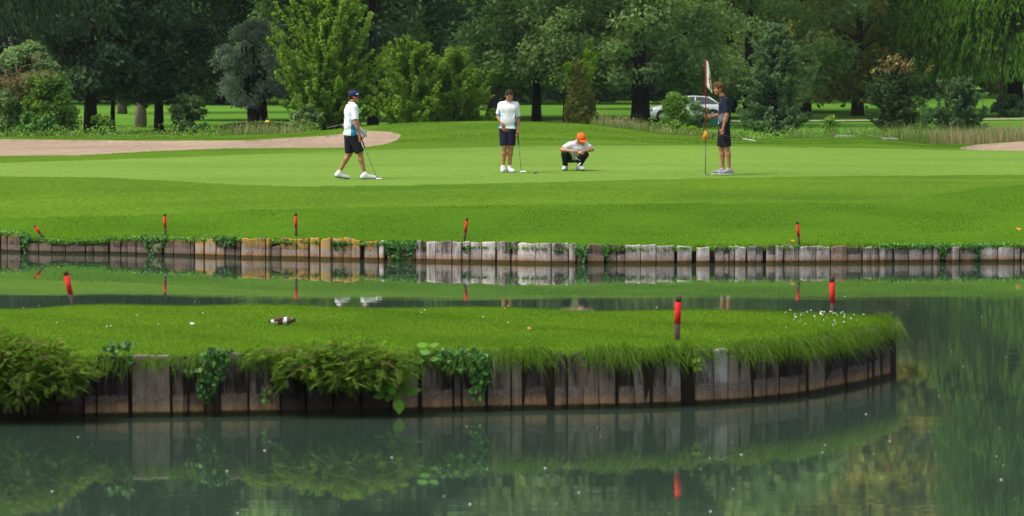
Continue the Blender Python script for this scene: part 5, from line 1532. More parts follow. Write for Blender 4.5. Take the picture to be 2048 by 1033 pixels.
def sdf_mesh(prims, res, k=0.03, subs=(), cuts=()):
    lo = np.min([prim_box(p)[0] for p in prims], 0) - 3 * res
    hi = np.max([prim_box(p)[1] for p in prims], 0) + 3 * res
    n = np.ceil((hi - lo) / res).astype(int) + 1
    D = np.full(n, 10.0, dtype=np.float32)
    ax = [lo[i] + res * np.arange(n[i]) for i in range(3)]
    def region(pr, m):
        a, b = prim_box(pr)
        i0 = np.clip(((a - m - lo) / res).astype(int), 0, n); i1 = np.clip(((b + m - lo) / res).astype(int) + 2, 0, n)
        sl = tuple(slice(i0[i], i1[i]) for i in range(3))
        G = np.stack(np.meshgrid(*[ax[i][sl[i]] for i in range(3)], indexing='ij'), -1)
        return sl, G
    for pr in prims:
        opt = pr[-1] if isinstance(pr[-1], dict) else {}
        kk = opt.get('k', k)
        sl, G = region(pr, kk + 2 * res)
        if 0 in G.shape: continue
        d = prim_eval(pr, G); o = D[sl]
        h = np.clip(0.5 + 0.5 * (o - d) / kk, 0, 1)
        D[sl] = np.where(o > 5, d, d * h + o * (1 - h) - kk * h * (1 - h))
    for pr in subs:
        sl, G = region(pr, 2 * res)
        if 0 in G.shape: continue
        D[sl] = np.maximum(D[sl], -prim_eval(pr, G))
    if cuts:
        G = np.stack(np.meshgrid(*ax, indexing='ij'), -1)
        for p, nn in cuts: D = np.maximum(D, (G - p) @ nn)
    # surface nets
    s = D < 0
    c = [s[i:n[0] - 1 + i, j:n[1] - 1 + j, l:n[2] - 1 + l] for i in (0, 1) for j in (0, 1) for l in (0, 1)]
    cnt = sum(x.astype(np.int8) for x in c)
    act = (cnt > 0) & (cnt < 8)
    I = np.argwhere(act)
    vid = np.full(act.shape, -1, dtype=np.int64); vid[act] = np.arange(len(I))
    acc = np.zeros((len(I), 3)); num = np.zeros(len(I))
    for axis in range(3):
        for u in (0, 1):
            for w in (0, 1):
                o0 = np.zeros(3, int); oth = [a for a in range(3) if a != axis]
                o0[oth[0]] = u; o0[oth[1]] = w
                o1 = o0.copy(); o1[axis] = 1
                p0 = I + o0; p1 = I + o1
                d0 = D[tuple(p0.T)].astype(float); d1 = D[tuple(p1.T)].astype(float)
                m = (d0 < 0) != (d1 < 0)
                t = np.where(m, d0 / np.where(m, d0 - d1, 1), 0)
                acc[m] += (p0 + t[:, None] * (p1 - p0))[m]; num[m] += 1
    V = lo + res * acc / np.maximum(num, 1)[:, None]
    Qs = []
    for axis in range(3):
        a1, a2 = (axis + 1) % 3, (axis + 2) % 3
        sl0 = [slice(1, -1)] * 3; sl0[axis] = slice(0, -1)
        sl1 = [slice(1, -1)] * 3; sl1[axis] = slice(1, None)
        e0, e1 = s[tuple(sl0)], s[tuple(sl1)]
        m = np.argwhere(e0 != e1)
        base = m + np.array([0 if i == axis else 1 for i in range(3)])
        ins = e0[tuple(m.T)]
        def cell(d1, d2):
            b = base.copy(); b[:, a1] -= d1; b[:, a2] -= d2
            return vid[tuple(b.T)]
        q = np.stack([cell(1, 1), cell(0, 1), cell(0, 0), cell(1, 0)], 1)
        q[~ins] = q[~ins][:, ::-1]
        Qs.append(q)
    Q = np.concatenate(Qs)
    Q = Q[(Q >= 0).all(1)]
    return V, Q

def frame(f, up=(0, 0, 1)):
    f = unit(f); r = unit(np.cross(f, up)); u = np.cross(r, f)
    return r, f, u

def hand_prims(w, d, palm_n, side, curl=0.5, spread=1.0):
    """palm and five fingers: w wrist, d direction, palm_n out of the palm, side towards the thumb"""
    d, palm_n = unit(d), unit(palm_n); side = unit(side - (side @ d) * d)
    P = [('cap', w, w + d * 0.035, 0.025, 0.027), ('ell', w + d * 0.055, np.stack([side, d, palm_n]), v3(0.040, 0.048, 0.017))]
    for i, (off, L) in enumerate(((0.030, 0.9), (0.010, 1.0), (-0.010, 0.94), (-0.029, 0.75))):
        p = w + d * (0.092 - 0.006 * abs(i - 1)) + side * off
        dd = unit(d + side * off * 1.5 * spread)
        for seg, (ln, r) in enumerate(((0.040, 0.0095), (0.026, 0.0085), (0.020, 0.0075))):
            a = curl * (0.55 + 0.5 * seg)
            dd2 = unit(dd * math.cos(a) + palm_n * math.sin(a))
            q = p + dd2 * ln * L
            P.append(('cap', p, q, r, r * 0.92, {'k': 0.006}))
            p, dd = q, dd2
            palm_n = unit(palm_n - (palm_n @ dd) * dd) if abs(palm_n @ dd) < 0.98 else palm_n
    pn = unit(np.cross(side, d)) if np.cross(side, d) @ palm_n > 0 else -unit(np.cross(side, d))
    p = w + d * 0.03 + side * 0.028
    q = p + unit(side * 0.8 + d * 0.7 + pn * 0.35) * 0.036; t = q + unit(side * 0.25 + d * 0.9 + pn * 0.5) * 0.03
    P += [('cap', p, q, 0.012, 0.0105, {'k': 0.01}), ('cap', q, t, 0.0105, 0.009, {'k': 0.006})]
    return P

def head_prims(c, f, up=(0, 0, 1)):
    r, f, u = frame(f, up); R = np.stack([r, f, u])
    P = [('ell', c + 0.022 * u - 0.012 * f, R, v3(0.073, 0.093, 0.092)), ('ell', c + 0.022 * f - 0.042 * u, R, v3(0.056, 0.066, 0.070)),
         ('cap', c + 0.052 * f - 0.088 * u, c + 0.062 * f - 0.092 * u, 0.022, 0.020, {'k': 0.03}),
         ('cap', c + 0.079 * f + 0.012 * u, c + 0.100 * f - 0.022 * u, 0.008, 0.013, {'k': 0.012}),
         ('cap', c + 0.072 * f - 0.048 * u - 0.014 * r, c + 0.072 * f - 0.048 * u + 0.014 * r, 0.012, 0.012, {'k': 0.01}),
         ('cap', c + 0.070 * f + 0.028 * u - 0.03 * r, c + 0.070 * f + 0.028 * u + 0.03 * r, 0.014, 0.014, {'k': 0.02})]
    for sg in (-1, 1):
        P.append(('ell', c + sg * 0.073 * r - 0.012 * f - 0.004 * u, R, v3(0.012, 0.022, 0.031), {'k': 0.008}))
        P.append(('cap', c + sg * 0.038 * r + 0.052 * f - 0.022 * u, c + sg * 0.044 * r + 0.03 * f - 0.02 * u, 0.022, 0.022, {'k': 0.02}))
    S = [('ell', c + sg * 0.030 * r + 0.094 * f + 0.008 * u, R, v3(0.016, 0.016, 0.011)) for sg in (-1, 1)]
    return P, S, (r, f, u)

class Fig:
    """joins several implicit pieces into one mesh with material slots"""
    def __init__(s): s.mb = MB()
    def put(s, prims, res, k=0.03, mi=0, subs=(), cuts=()):
        V, Q = sdf_mesh(prims, res, k, subs, cuts)
        s.mb.put(V, Q, mi); return s
    def build(s, name, mats, parent, paint=None):
        me = s.mb.mesh(name, True, False)
        o = add(name, me, mats, parent)
        if paint:
            n = len(me.polygons)
            c = np.zeros(n * 3); me.polygons.foreach_get('center', c); c = c.reshape(-1, 3)
            nr = np.zeros(n * 3); me.polygons.foreach_get('normal', nr); nr = nr.reshape(-1, 3)
            me.polygons.foreach_set('material_index', paint(c, nr).astype(np.int32)); me.update()
        return o

def person(name, label, base, J, look):
    root = empty(name, base, label, 'person')
    Rsh, Lsh, N, Pv = J['Rsh'], J['Lsh'], J['N'], J['Pv']
    S = (Rsh + Lsh) / 2; ax = unit(Lsh - Rsh); up = unit(S - Pv)
    wid = np.linalg.norm(Lsh - Rsh) / 2
    fwd = unit(np.cross(ax, up)) ; fwd = fwd if fwd @ J['f'] > 0 else -fwd
    def torso(e, hips=True):
        P = [('cap', S - ax * wid * 0.62 - up * 0.075, S + ax * wid * 0.62 - up * 0.075, 0.098 + e, 0.098 + e),
             ('cap', S - up * 0.10, Pv + up * 0.10, 0.108 + e, 0.104 + e), ('cap', Pv + up * 0.14 - ax * 0.055, Pv + up * 0.14 + ax * 0.055, 0.098 + e, 0.098 + e),
             ('cap', S - ax * wid * 0.55 - up * 0.14, Pv + up * 0.1 - ax * 0.05, 0.085 + e, 0.088 + e), ('cap', S + ax * wid * 0.55 - up * 0.14, Pv + up * 0.1 + ax * 0.05, 0.085 + e, 0.088 + e),
             ('cap', N + up * 0.0, Rsh + up * 0.005, 0.045 + e * 0.7, 0.05 + e * 0.7), ('cap', N + up * 0.0, Lsh + up * 0.005, 0.045 + e * 0.7, 0.05 + e * 0.7)]
        if hips: P.append(('cap', J['Rhip'], J['Lhip'], 0.092 + e * 1.2, 0.092 + e * 1.2))
        return P
    # body -------------------------------------------------------------
    hp, hs, (hr, hf, hu) = head_prims(J['H'], J['hf'], J.get('hup', (0, 0, 1)))
    B = torso(0.0)
    B += [('cap', N - up * 0.03, J['H'] - hu * 0.05 - hf * 0.02, 0.054, 0.050)]
    for s in 'RL':
        sh, el, wr = J[s + 'sh'], J[s + 'el'], J[s + 'wr']
        B += [('cap', sh, el, 0.046, 0.036), ('cap', el, el + (wr - el) * 0.35, 0.037, 0.037), ('cap', el + (wr - el) * 0.3, wr, 0.036, 0.024)]
        hip, kn, an, toe = J[s + 'hip'], J[s + 'kn'], J[s + 'an'], J[s + 'toe']
        calf = kn + (an - kn) * 0.30 - unit(toe - an) * v3(1, 1, 0) * 0.012
        B += [('cap', hip, kn, 0.082, 0.050), ('cap', kn, calf, 0.047, 0.050), ('cap', calf, an, 0.049, 0.031), ('cap', an, an * 0.45 + toe * 0.55, 0.032, 0.026)]
    fig = Fig().put(B, 0.010, 0.035).put(hp, 0.0055, 0.022, 0, hs)
    for s in 'RL':
        fig.put(hand_prims(J[s + 'wr'], J[s + 'hd'], J[s + 'pn'], J[s + 'th'], J.get(s + 'curl', 0.6)), 0.0042, 0.012)
    c = J['H']
    for sg in (-1, 1):
        fig.put([('ell', c + sg * 0.030 * hr + 0.076 * hf + 0.008 * hu, np.stack([hr, hf, hu]), v3(0.013, 0.010, 0.008))], 0.003, 0.01, 2)
        fig.put([('cap', c + sg * 0.018 * hr + 0.086 * hf + 0.028 * hu, c + sg * 0.046 * hr + 0.072 * hf + 0.030 * hu, 0.0045, 0.004)], 0.003, 0.01, 3)
    fig.put([('cap', c + 0.083 * hf - 0.049 * hu - 0.018 * hr, c + 0.083 * hf - 0.049 * hu + 0.018 * hr, 0.0055, 0.0055)], 0.003, 0.01, 1)
    fig.build('body', [M[look['skin']], M['lip'], M['eye'], M[look['hair']]], root)
    # hair and cap -----------------------------------------------------
    HR = np.stack([hr, hf, hu])
    hair = [('ell', c + 0.028 * hu - 0.018 * hf, HR, v3(0.083, 0.100, 0.098))]
    hair += [tuple(x) for x in look.get('hair_extra', lambda *a: [])(c, hr, hf, hu, HR)]
    subs = [('ell', c + 0.098 * hf - 0.035 * hu, HR, v3(0.095, 0.085, 0.098)), ('ell', c + 0.01 * hf - 0.105 * hu, HR, v3(0.12, 0.13, 0.075))]
    Fig().put(hair, 0.005, 0.02, 0, subs).build('hair', M[look['hair']], root)
    if look.get('cap'):
        cu = unit(hu + 0.10 * hf); cf = unit(hf - (hf @ cu) * cu); CR = np.stack([hr, cf, cu])
        cc = c + 0.036 * hu - 0.010 * hf
        o = Fig().put([('ell', cc, CR, v3(0.089, 0.107, 0.092))], 0.005, 0.02, 0, [('ell', cc, CR, v3(0.080, 0.098, 0.083))], [(cc - cu * 0.002, -cu)]).build('cap', M[look['cap']], root)
        Fig().put([('ell', cc + cf * 0.105 - cu * 0.012, np.stack([hr, unit(cf - 0.22 * cu), unit(cu + 0.22 * cf)]), v3(0.074, 0.078, 0.0075))], 0.004, 0.01, 0, [], [(cc + cf * 0.07, -cf)]).build('brim', M[look['cap']], o)
        if look.get('emblem'):
            mb = MB(); q = cc + look['emblem'] * hr * 0.082 + cf * 0.052 + cu * 0.026
            n_ = unit(look['emblem'] * hr * 0.85 + cf * 0.45)
            t_ = unit(np.cross(cu, n_)) * (1 if np.cross(cu, n_) @ cf > 0 else -1)
            for k in range(3):
                x0 = -0.020 + 0.015 * k; h_ = 0.012 + 0.009 * k
                pts = np.array([q + t_ * x0 - cu * 0.012, q + t_ * (x0 + 0.010) - cu * 0.012, q + t_ * (x0 + 0.010 - 0.006) + cu * (h_ - 0.014), q + t_ * (x0 - 0.004) + cu * (h_ - 0.012)]) + n_ * 0.012
                mb.put(np.concatenate([pts, pts - n_ * 0.012]), [np.array([[0, 1, 2, 3], [0, 4, 5, 1], [1, 5, 6, 2], [2, 6, 7, 3], [3, 7, 4, 0]])])
            add('emblem', mb.mesh('emblem', False, False), M['cloth_white'], o)
    # shirt ------------------------------------------------------------
    hem = Pv + up * look.get('hem', -0.02)
    sh = torso(0.017, look.get('hem', -0.02) < 0.03)
    sh = [p + ({'cut': [(hem, -up)]},) for p in sh]
    for s in 'RL':
        a, e = J[s + 'sh'], J[s + 'el']
        end = a + (e - a) * look.get('sleeve', 0.72); dr = unit(e - a)
        sh.append(('cap', a, end + dr * 0.06, 0.066, 0.066, {'cut': [(end, dr)]}))
    for k_ in range(look.get('folds', 5)):      # soft folds at the waist
        t_ = (k_ - 2) * 0.045
        sh.append(('cap', Pv + up * (0.10 + 0.02 * (k_ % 2)) + ax * t_ + fwd * 0.085, Pv + up * 0.26 + ax * t_ * 1.5 + fwd * 0.10, 0.020, 0.008, {'k': 0.02, 'cut': [(hem, -up)]}))
        sh.append(('cap', Pv + up * (0.09 + 0.02 * (k_ % 2)) + ax * t_ - fwd * 0.085, Pv + up * 0.27 + ax * t_ * 1.7 - fwd * 0.085, 0.018, 0.006, {'k': 0.02, 'cut': [(hem, -up)]}))
    so = Fig().put(sh, 0.008, 0.03, 0, [('cap', N, N + up * 0.2, 0.058, 0.058)]).build('shirt', [M[m] for m in look['shirt']], root,
                                                             (lambda c_, n_: look['paint'](c_, n_, S, Pv, ax, up, fwd)) if look.get('paint') else None)
    ring = [N + up * 0.012 + 0.066 * (math.cos(a) * ax + math.sin(a) * fwd * 0.95) - up * 0.02 * max(0, math.sin(a)) + up * 0.012 * max(0, -math.sin(a)) for a in np.linspace(0.5 * math.pi + 0.3, 2.5 * math.pi - 0.3, 15)]
    mb = MB(); mb.tube(ring, np.linspace(0.017, 0.017, 15), 6)
    add('collar', mb.mesh('collar', True, False), M[look.get('collar', look['shirt'][0])], so)
    # shorts or trousers ----------------------------------------------
    top = Pv + up * max(0.03, look.get('hem', -0.02) + 0.02) if look.get('hem', -0.02) > 0 else Pv + up * (look.get('hem', -0.02) + 0.025)
    P = [('cap', J['Rhip'] + up * 0.03, J['Lhip'] + up * 0.03, 0.099, 0.099, {'cut': [(top, up)]}), ('cap', Pv + up * 0.06 - ax * 0.04, Pv + up * 0.06 + ax * 0.04, 0.112, 0.112, {'cut': [(top, up)]})]
    for s in 'RL':
        hip, kn, an = J[s + 'hip'], J[s + 'kn'], J[s + 'an']
        if look.get('long'):
            P += [('cap', hip, kn, 0.097, 0.070, {'k': 0.02}), ('cap', kn, an, 0.066, 0.052, {'k': 0.02, 'cut': [(an, unit(an - kn))]})]
        else:
            e_ = hip + (kn - hip) * look.get('short', 0.93); dr = unit(kn - hip)
            P.append(('cap', hip, e_ + dr * 0.08, 0.099, 0.089, {'k': 0.016, 'cut': [(e_, dr)]}))
    Fig().put(P, 0.008, 0.03).build('trousers' if look.get('long') else 'shorts', M[look['shorts']], root)
    if look.get('belt'):
        q = Pv + up * 0.055
        mb = MB()
        a = np.linspace(0, 2 * math.pi, 25)
        ring = np.array([q + (0.157 * np.cos(t) * ax + 0.119 * np.sin(t) * fwd) for t in a])
        V = np.concatenate([ring - up * 0.017, ring + up * 0.017]); n_ = len(a)
        mb.put(V, np.array([[i, i + 1, n_ + i + 1, n_ + i] for i in range(n_ - 1)]))
        add('belt', mb.mesh('belt', True, False), M[look['belt']], root)
    # shoes --------------------------------------------------------------
    for s in 'RL':
        an, toe = J[s + 'an'], J[s + 'toe']
        d = unit((toe - an) * v3(1, 1, 0.6)); h = v3(d[0], d[1], 0)
        lift = J.get(s + 'lift', 0.0)
        z0 = toe[2] - 0.028
        heel = v3(an[0], an[1], 0) - unit(h) * 0.045 + v3(0, 0, z0 + lift)
        tip = v3(toe[0], toe[1], z0)
        P = [('cap', heel + v3(0, 0, 0.045), tip + v3(0, 0, 0.036), 0.042, 0.034), ('cap', an * v3(1, 1, 0.9) + v3(0, 0, 0.0), heel * 0.4 + tip * 0.6 + v3(0, 0, 0.042), 0.044, 0.036), ('cap', heel + v3(0, 0, 0.05), an * v3(1, 1, 1), 0.040, 0.042)]
        fl = [((heel + tip) / 2 + v3(0, 0, 0.012), unit(np.cross(np.cross(tip - heel, v3(0, 0, 1)), tip - heel)) * -1)]
        so_ = Fig().put(P, 0.006, 0.03, 0, [], fl).build('shoe', M[look['shoe']], root)
        P = [('cap', heel + v3(0, 0, 0.02), tip + v3(0, 0, 0.02), 0.045, 0.040)]
        up_ = -fl[0][1]
        Fig().put(P, 0.006, 0.02, 0, [], [((heel + tip) / 2 + v3(0, 0, 0.016), up_), ((heel + tip) / 2 - v3(0, 0, 0.004), -up_)]).build('sole', M[look.get('sole', 'sole')], so_)
        if look.get('sock'):
            Fig().put([('cap', an + v3(0, 0, 0.0), an + unit(J[s + 'kn'] - an) * 0.035, 0.037, 0.037)], 0.006).build('sock', M[look['sock']], root)
    return root

def club(label, base, grip_end, hands, head, head_dir, grip_mat='grip', shaft_mat='shaft_dark', blade_mat='steel', bl=0.11, bend=None):
    """a putter: grip, shaft and blade, in metres from base"""
    root = empty('putter', base + head, label, 'golf club', 'putters')
    g, h, k = grip_end - head, hands - head, np.zeros(3)
    u = unit(g - k)
    L = np.linalg.norm(g)
    gl = min(0.27, L * 0.5)
    mb = MB(); mb.tube([g, g - u * 0.02, g - u * gl], [0.013, 0.015, 0.010], 8); add('grip', mb.mesh('grip', True, False), M[grip_mat], root)
    pts = [g - u * gl, u * 0.09, u * 0.03 + unit(head_dir) * 0.012, k + u * 0.01]
    if bend is not None: pts = [g - u * gl] + [b - head for b in bend] + [k]
    mb = MB(); mb.tube(pts, 0.0062, 7); add('shaft', mb.mesh('shaft', True, False), M[shaft_mat], root)
    d = unit(head_dir); s = unit(np.cross(d, [0, 0, 1])) if abs(d[2]) < 0.9 else v3(1, 0, 0)
    t = np.cross(s, d)
    mb = MB()
    prof = np.array([[-0.014, -0.012], [0.014, -0.012], [0.016, 0.0], [0.010, 0.016], [-0.008, 0.016], [-0.014, 0.004]])
    rings = []
    for x, sc_ in ((-0.012, 0.8), (0.0, 1.0), (bl * 0.7, 1.05), (bl - 0.006, 0.95), (bl, 0.7)):
        rings.append(np.array([d * x + s * a * sc_ * 1.3 + t * b * sc_ for a, b in prof]))
    V = np.concatenate(rings); q = [[i * 6 + j, i * 6 + (j + 1) % 6, (i + 1) * 6 + (j + 1) % 6, (i + 1) * 6 + j] for i in range(4) for j in range(6)]
    tr = [[0, j + 1, j] for j in range(1, 5)] + [[24, 24 + j, 24 + j + 1] for j in range(1, 5)]
    mb.put(V, [np.array(q), np.array(tr)]); add('blade', mb.mesh('blade', False, False), M[blade_mat], root)
    return root

# --- walking golfer, left, seen from his right and a little from behind
b1 = on_ground(713, 359.5, 60, 85)
c25, s25 = math.cos(math.radians(22)), math.sin(math.radians(22))
J1 = dict(f=v3(c25, s25, 0), N=v3(-.085, 0, 1.445), Rsh=v3(-.03, -.155, 1.375), Lsh=v3(-.145, .145, 1.375), Pv=v3(-.115, 0, .90), Rhip=v3(-.085, -.075, .875), Lhip=v3(-.145, .075, .875),
          Rel=v3(.0, -.215, 1.09), Rwr=v3(.07, -.215, .845), Lel=v3(-.02, .20, 1.11), Lwr=v3(.085, .13, .945),
          Rhd=v3(.25, -.02, -1), Rpn=v3(-.2, 1, 0), Rth=v3(1, .2, .2), Rcurl=0.75, Lhd=v3(.6, -.1, -.8), Lpn=v3(-.3, -1, 0), Lth=v3(1, 0, .6), Lcurl=0.35,
          Rkn=v3(.075, -.085, .50), Ran=v3(.165, -.085, .105), Rtoe=v3(.375, -.035, .035), Lkn=v3(-.135, .085, .49), Lan=v3(-.335, .085, .135), Ltoe=v3(-.155, .135, .032), Llift=0.035,
          H=v3(-.045, .015, 1.585), hf=v3(.97, .16, -.08))
def paint1(c, n, S, Pv, ax, up, fwd):
    r = c - Pv
    side = np.abs(r @ ax); front = r @ fwd
    arm = np.full(len(c), 9.0)
    for a, e in ((J1['Rsh'], J1['Rel']), (J1['Lsh'], J1['Lel'])):
        t = np.clip((c - a) @ (e - a) / ((e - a) @ (e - a)), 0, 1)
        arm = np.minimum(arm, np.linalg.norm(c - a - t[:, None] * (e - a), axis=1))
    return ((side > 0.085) & (front > -0.05) & (front < 0.07) & (c[:, 2] < 1.22) & (arm > 0.082)) * 1
p1 = person('person', 'golfer in navy cap and white shirt with blue side panel, walking with a putter', b1, J1,
            dict(skin='skin_tan', hair='hair_dark', cap='cap_navy', emblem=1, shirt=['cloth_white', 'cloth_blue'], paint=paint1, hem=-0.06, sleeve=0.80, shorts='cloth_black', shoe='shoe_white', sock='cloth_white', short=0.95))
g_ = Fig().put(hand_prims(J1['Lwr'], J1['Lhd'], J1['Lpn'], J1['Lth'], 0.35) + [('cap', J1['Lwr'] - unit(J1['Lhd']) * 0.03, J1['Lwr'], 0.031, 0.031)], 0.0045, 0.02)
g_.mb.v[0] = g_.mb.v[0] + (g_.mb.v[0] - J1['Lwr'] - unit(J1['Lhd']) * 0.07) * 0.10
g_.build('glove', M['cloth_white'], p1)
club('putter trailing in the right hand of the walking golfer', b1, v3(.075, -.225, .86), v3(.1, -.225, .77), v3(.40, -.22, .018), v3(1, -.1, 0), 'grip', 'shaft_dark')

# --- standing golfer in white, facing the camera
b2 = on_ground(1015, 345.5, 60, 90)
J2 = dict(f=v3(.08, -1, 0), N=v3(.02, .01, 1.395), Rsh=v3(-.125, .01, 1.345), Lsh=v3(.165, .01, 1.345), Pv=v3(.0, .0, .905), Rhip=v3(-.072, 0, .87), Lhip=v3(.078, 0, .87),
          Rel=v3(-.185, .06, 1.115), Rwr=v3(-.105, -.10, .975), Lel=v3(.205, .04, 1.06), Lwr=v3(.215, -.04, .85),
          Rhd=v3(.35, -.1, -1), Rpn=v3(0, 1, 0), Rth=v3(.9, 0, .3), Rcurl=0.2, Lhd=v3(-.1, -.15, -1), Lpn=v3(-1, 0, 0), Lth=v3(0, -1, 0), Lcurl=0.9,
          Rkn=v3(-.062, -.04, .50), Ran=v3(-.088, .0, .10), Rtoe=v3(-.10, -.20, .032), Lkn=v3(.068, -.02, .50), Lan=v3(.04, .03, .10), Ltoe=v3(.115, -.14, .032),
          H=v3(.04, -.03, 1.535), hf=v3(.30, -.88, -.32))
def paint2(c, n, S, Pv, ax, up, fwd):
    r = c - Pv
    side = np.abs(r @ ax)
    return ((side > 0.105) & (c[:, 2] < 1.27) & (side < 0.175) & (np.abs(r @ fwd) < 0.075)) * 1
hair2 = lambda c, r, f, u, R: [('cap', c + 0.075 * f + 0.085 * u + 0.03 * r * k, c + 0.02 * f + 0.115 * u + 0.02 * r * k, 0.026, 0.022) for k in (-1, 0, 1)]
person('person', 'dark haired golfer in white shirt standing with one hand in his pocket', b2, J2,
       dict(skin='skin_tan', hair='hair_dark', hair_extra=hair2, shirt=['cloth_white', 'cloth_blue'], paint=paint2, hem=-0.03, sleeve=0.78, shorts='cloth_navy', shoe='shoe_white', sock='cloth_white', sole='shoe_grey', short=0.88))
club('putter held upright by the golfer with his hand in his pocket', b2, v3(.20, -.075, .83), v3(.205, -.07, .77), v3(.275, -.13, .018), v3(1, -.25, 0), 'grip', 'shaft_dark')

# --- crouching golfer
b3 = on_ground(1147, 341.5, 60, 95)
J3 = dict(f=v3(.15, -1, 0), N=v3(.085, -.12, .555), Rsh=v3(-.075, -.10, .515), Lsh=v3(.245, -.12, .505), Pv=v3(.02, .19, .265), Rhip=v3(-.07, .20, .245), Lhip=v3(.10, .20, .245),
          Rel=v3(-.235, -.22, .425), Rwr=v3(-.055, -.355, .405), Lel=v3(.375, -.20, .435), Lwr=v3(.19, -.345, .395),
          Rhd=v3(1, -.25, -.15), Rpn=v3(.1, .3, -1), Rth=v3(.1, -1, .3), Rcurl=0.7, Lhd=v3(-1, -.2, -.55), Lpn=v3(0, .5, -1), Lth=v3(0, -1, .3), Lcurl=0.7,
          Rkn=v3(-.185, -.20, .335), Ran=v3(-.165, .02, .10), Rtoe=v3(-.20, -.16, .032), Lkn=v3(.235, -.20, .325), Lan=v3(.115, .02, .10), Ltoe=v3(.19, -.15, .032),
          H=v3(.155, -.205, .640), hf=v3(.42, -.82, -.36), hup=(0.0, -0.25, 1))
hair3 = lambda c, r, f, u, R: [('ell', c + s_ * 0.062 * r - 0.03 * u - 0.01 * f, R, v3(0.024, 0.05, 0.055)) for s_ in (-1, 1)]
p3 = person('person', 'crouching golfer in orange cap, white shirt and black trousers', b3, J3,
       dict(skin='skin', hair='hair_blond', hair_extra=hair3, cap='cap_orange', shirt=['cloth_white'], hem=0.02, sleeve=0.75, shorts='cloth_black', long=True, shoe='shoe_white', sole='sole', folds=3))
g_ = Fig().put(hand_prims(v3(.11, -.40, .385), v3(-.6, -.1, -.6), v3(-.3, .6, -.6), v3(0, -1, .2), 0.8), 0.0045, 0.014)
club('pale putter held across the knees of the crouching golfer', b3, v3(-.06, -.44, .43), v3(.05, -.43, .33), v3(.085, -.44, .115), v3(.75, 0, .65), 'grip_pale', 'grip_pale', 'shoe_white', 0.07, [v3(.12, -.44, .22), v3(.135, -.44, .16)])

# --- golfer tending the flag, profile to the left
b4 = on_ground(1446, 349.5, 60, 88)
J4 = dict(f=v3(-1, 0, 0), N=v3(-.005, 0, 1.53), Rsh=v3(.03, .165, 1.455), Lsh=v3(.05, -.165, 1.455), Pv=v3(.02, 0, .965), Rhip=v3(.005, .085, .935), Lhip=v3(.03, -.085, .935),
          Lel=v3(.055, -.225, 1.165), Lwr=v3(-.015, -.225, .915), Rel=v3(-.03, .215, 1.185), Rwr=v3(-.235, .095, 1.135),
          Lhd=v3(-.2, 0, -1), Lpn=v3(0, 1, 0), Lth=v3(-1, 0, 0), Lcurl=0.95, Rhd=v3(-1, -.35, .1), Rpn=v3(-.3, -1, 0), Rth=v3(0, 0, 1), Rcurl=0.8,
          Lkn=v3(.075, -.09, .525), Lan=v3(.115, -.09, .10), Ltoe=v3(-.075, -.125, .032), Rkn=v3(-.03, .09, .525), Ran=v3(.0, .09, .10), Rtoe=v3(-.19, .07, .032),
          H=v3(-.085, -.005, 1.685), hf=v3(-1, -.18, -.05))
def paint4(c, n, S, Pv, ax, up, fwd):
    r = c - Pv
    h = (r @ up); fr = r @ fwd
    return ((h + fr * 0.9 < 0.31) & (np.abs(r @ ax) < 0.20) & (h < 0.36) & (fr > -0.03)) * 1
hair4 = lambda c, r, f, u, R: [('cap', c + 0.040 * f + 0.092 * u + 0.026 * r * k, c + 0.070 * f + (0.110 + 0.006 * k) * u + 0.03 * r * k, 0.030, 0.022) for k in (-1, 0, 1)] + \
    [('cap', c - 0.02 * f + 0.105 * u + 0.03 * r * k, c + 0.03 * f + 0.128 * u + 0.02 * r * k, 0.03, 0.022) for k in (-1, 0, 1)] + [('ell', c - 0.085 * f - 0.005 * u, R, v3(0.062, 0.03, 0.05)), ('ell', c + 0.062 * u - 0.005 * f, R, v3(0.084, 0.100, 0.078))]
p4 = person('person', 'tall brown haired golfer in dark polo shirt holding the flagstick', b4, J4,
       dict(skin='skin_tan', hair='hair_brown', hair_extra=hair4, shirt=['cloth_navy', 'cloth_greyblue'], paint=paint4, hem=0.06, sleeve=0.78, shorts='cloth_black', shoe='shoe_grey', sole='shoe_white', belt='belt', short=0.93, folds=4))
club('putter held level in the hand of the golfer tending the flag', b4, v3(.635, -.235, .665), v3(.0, -.235, .80), v3(-.20, -.235, .81), v3(-.30, 0, -.9), 'grip_pale', 'shaft_dark', 'shaft_dark', 0.11)

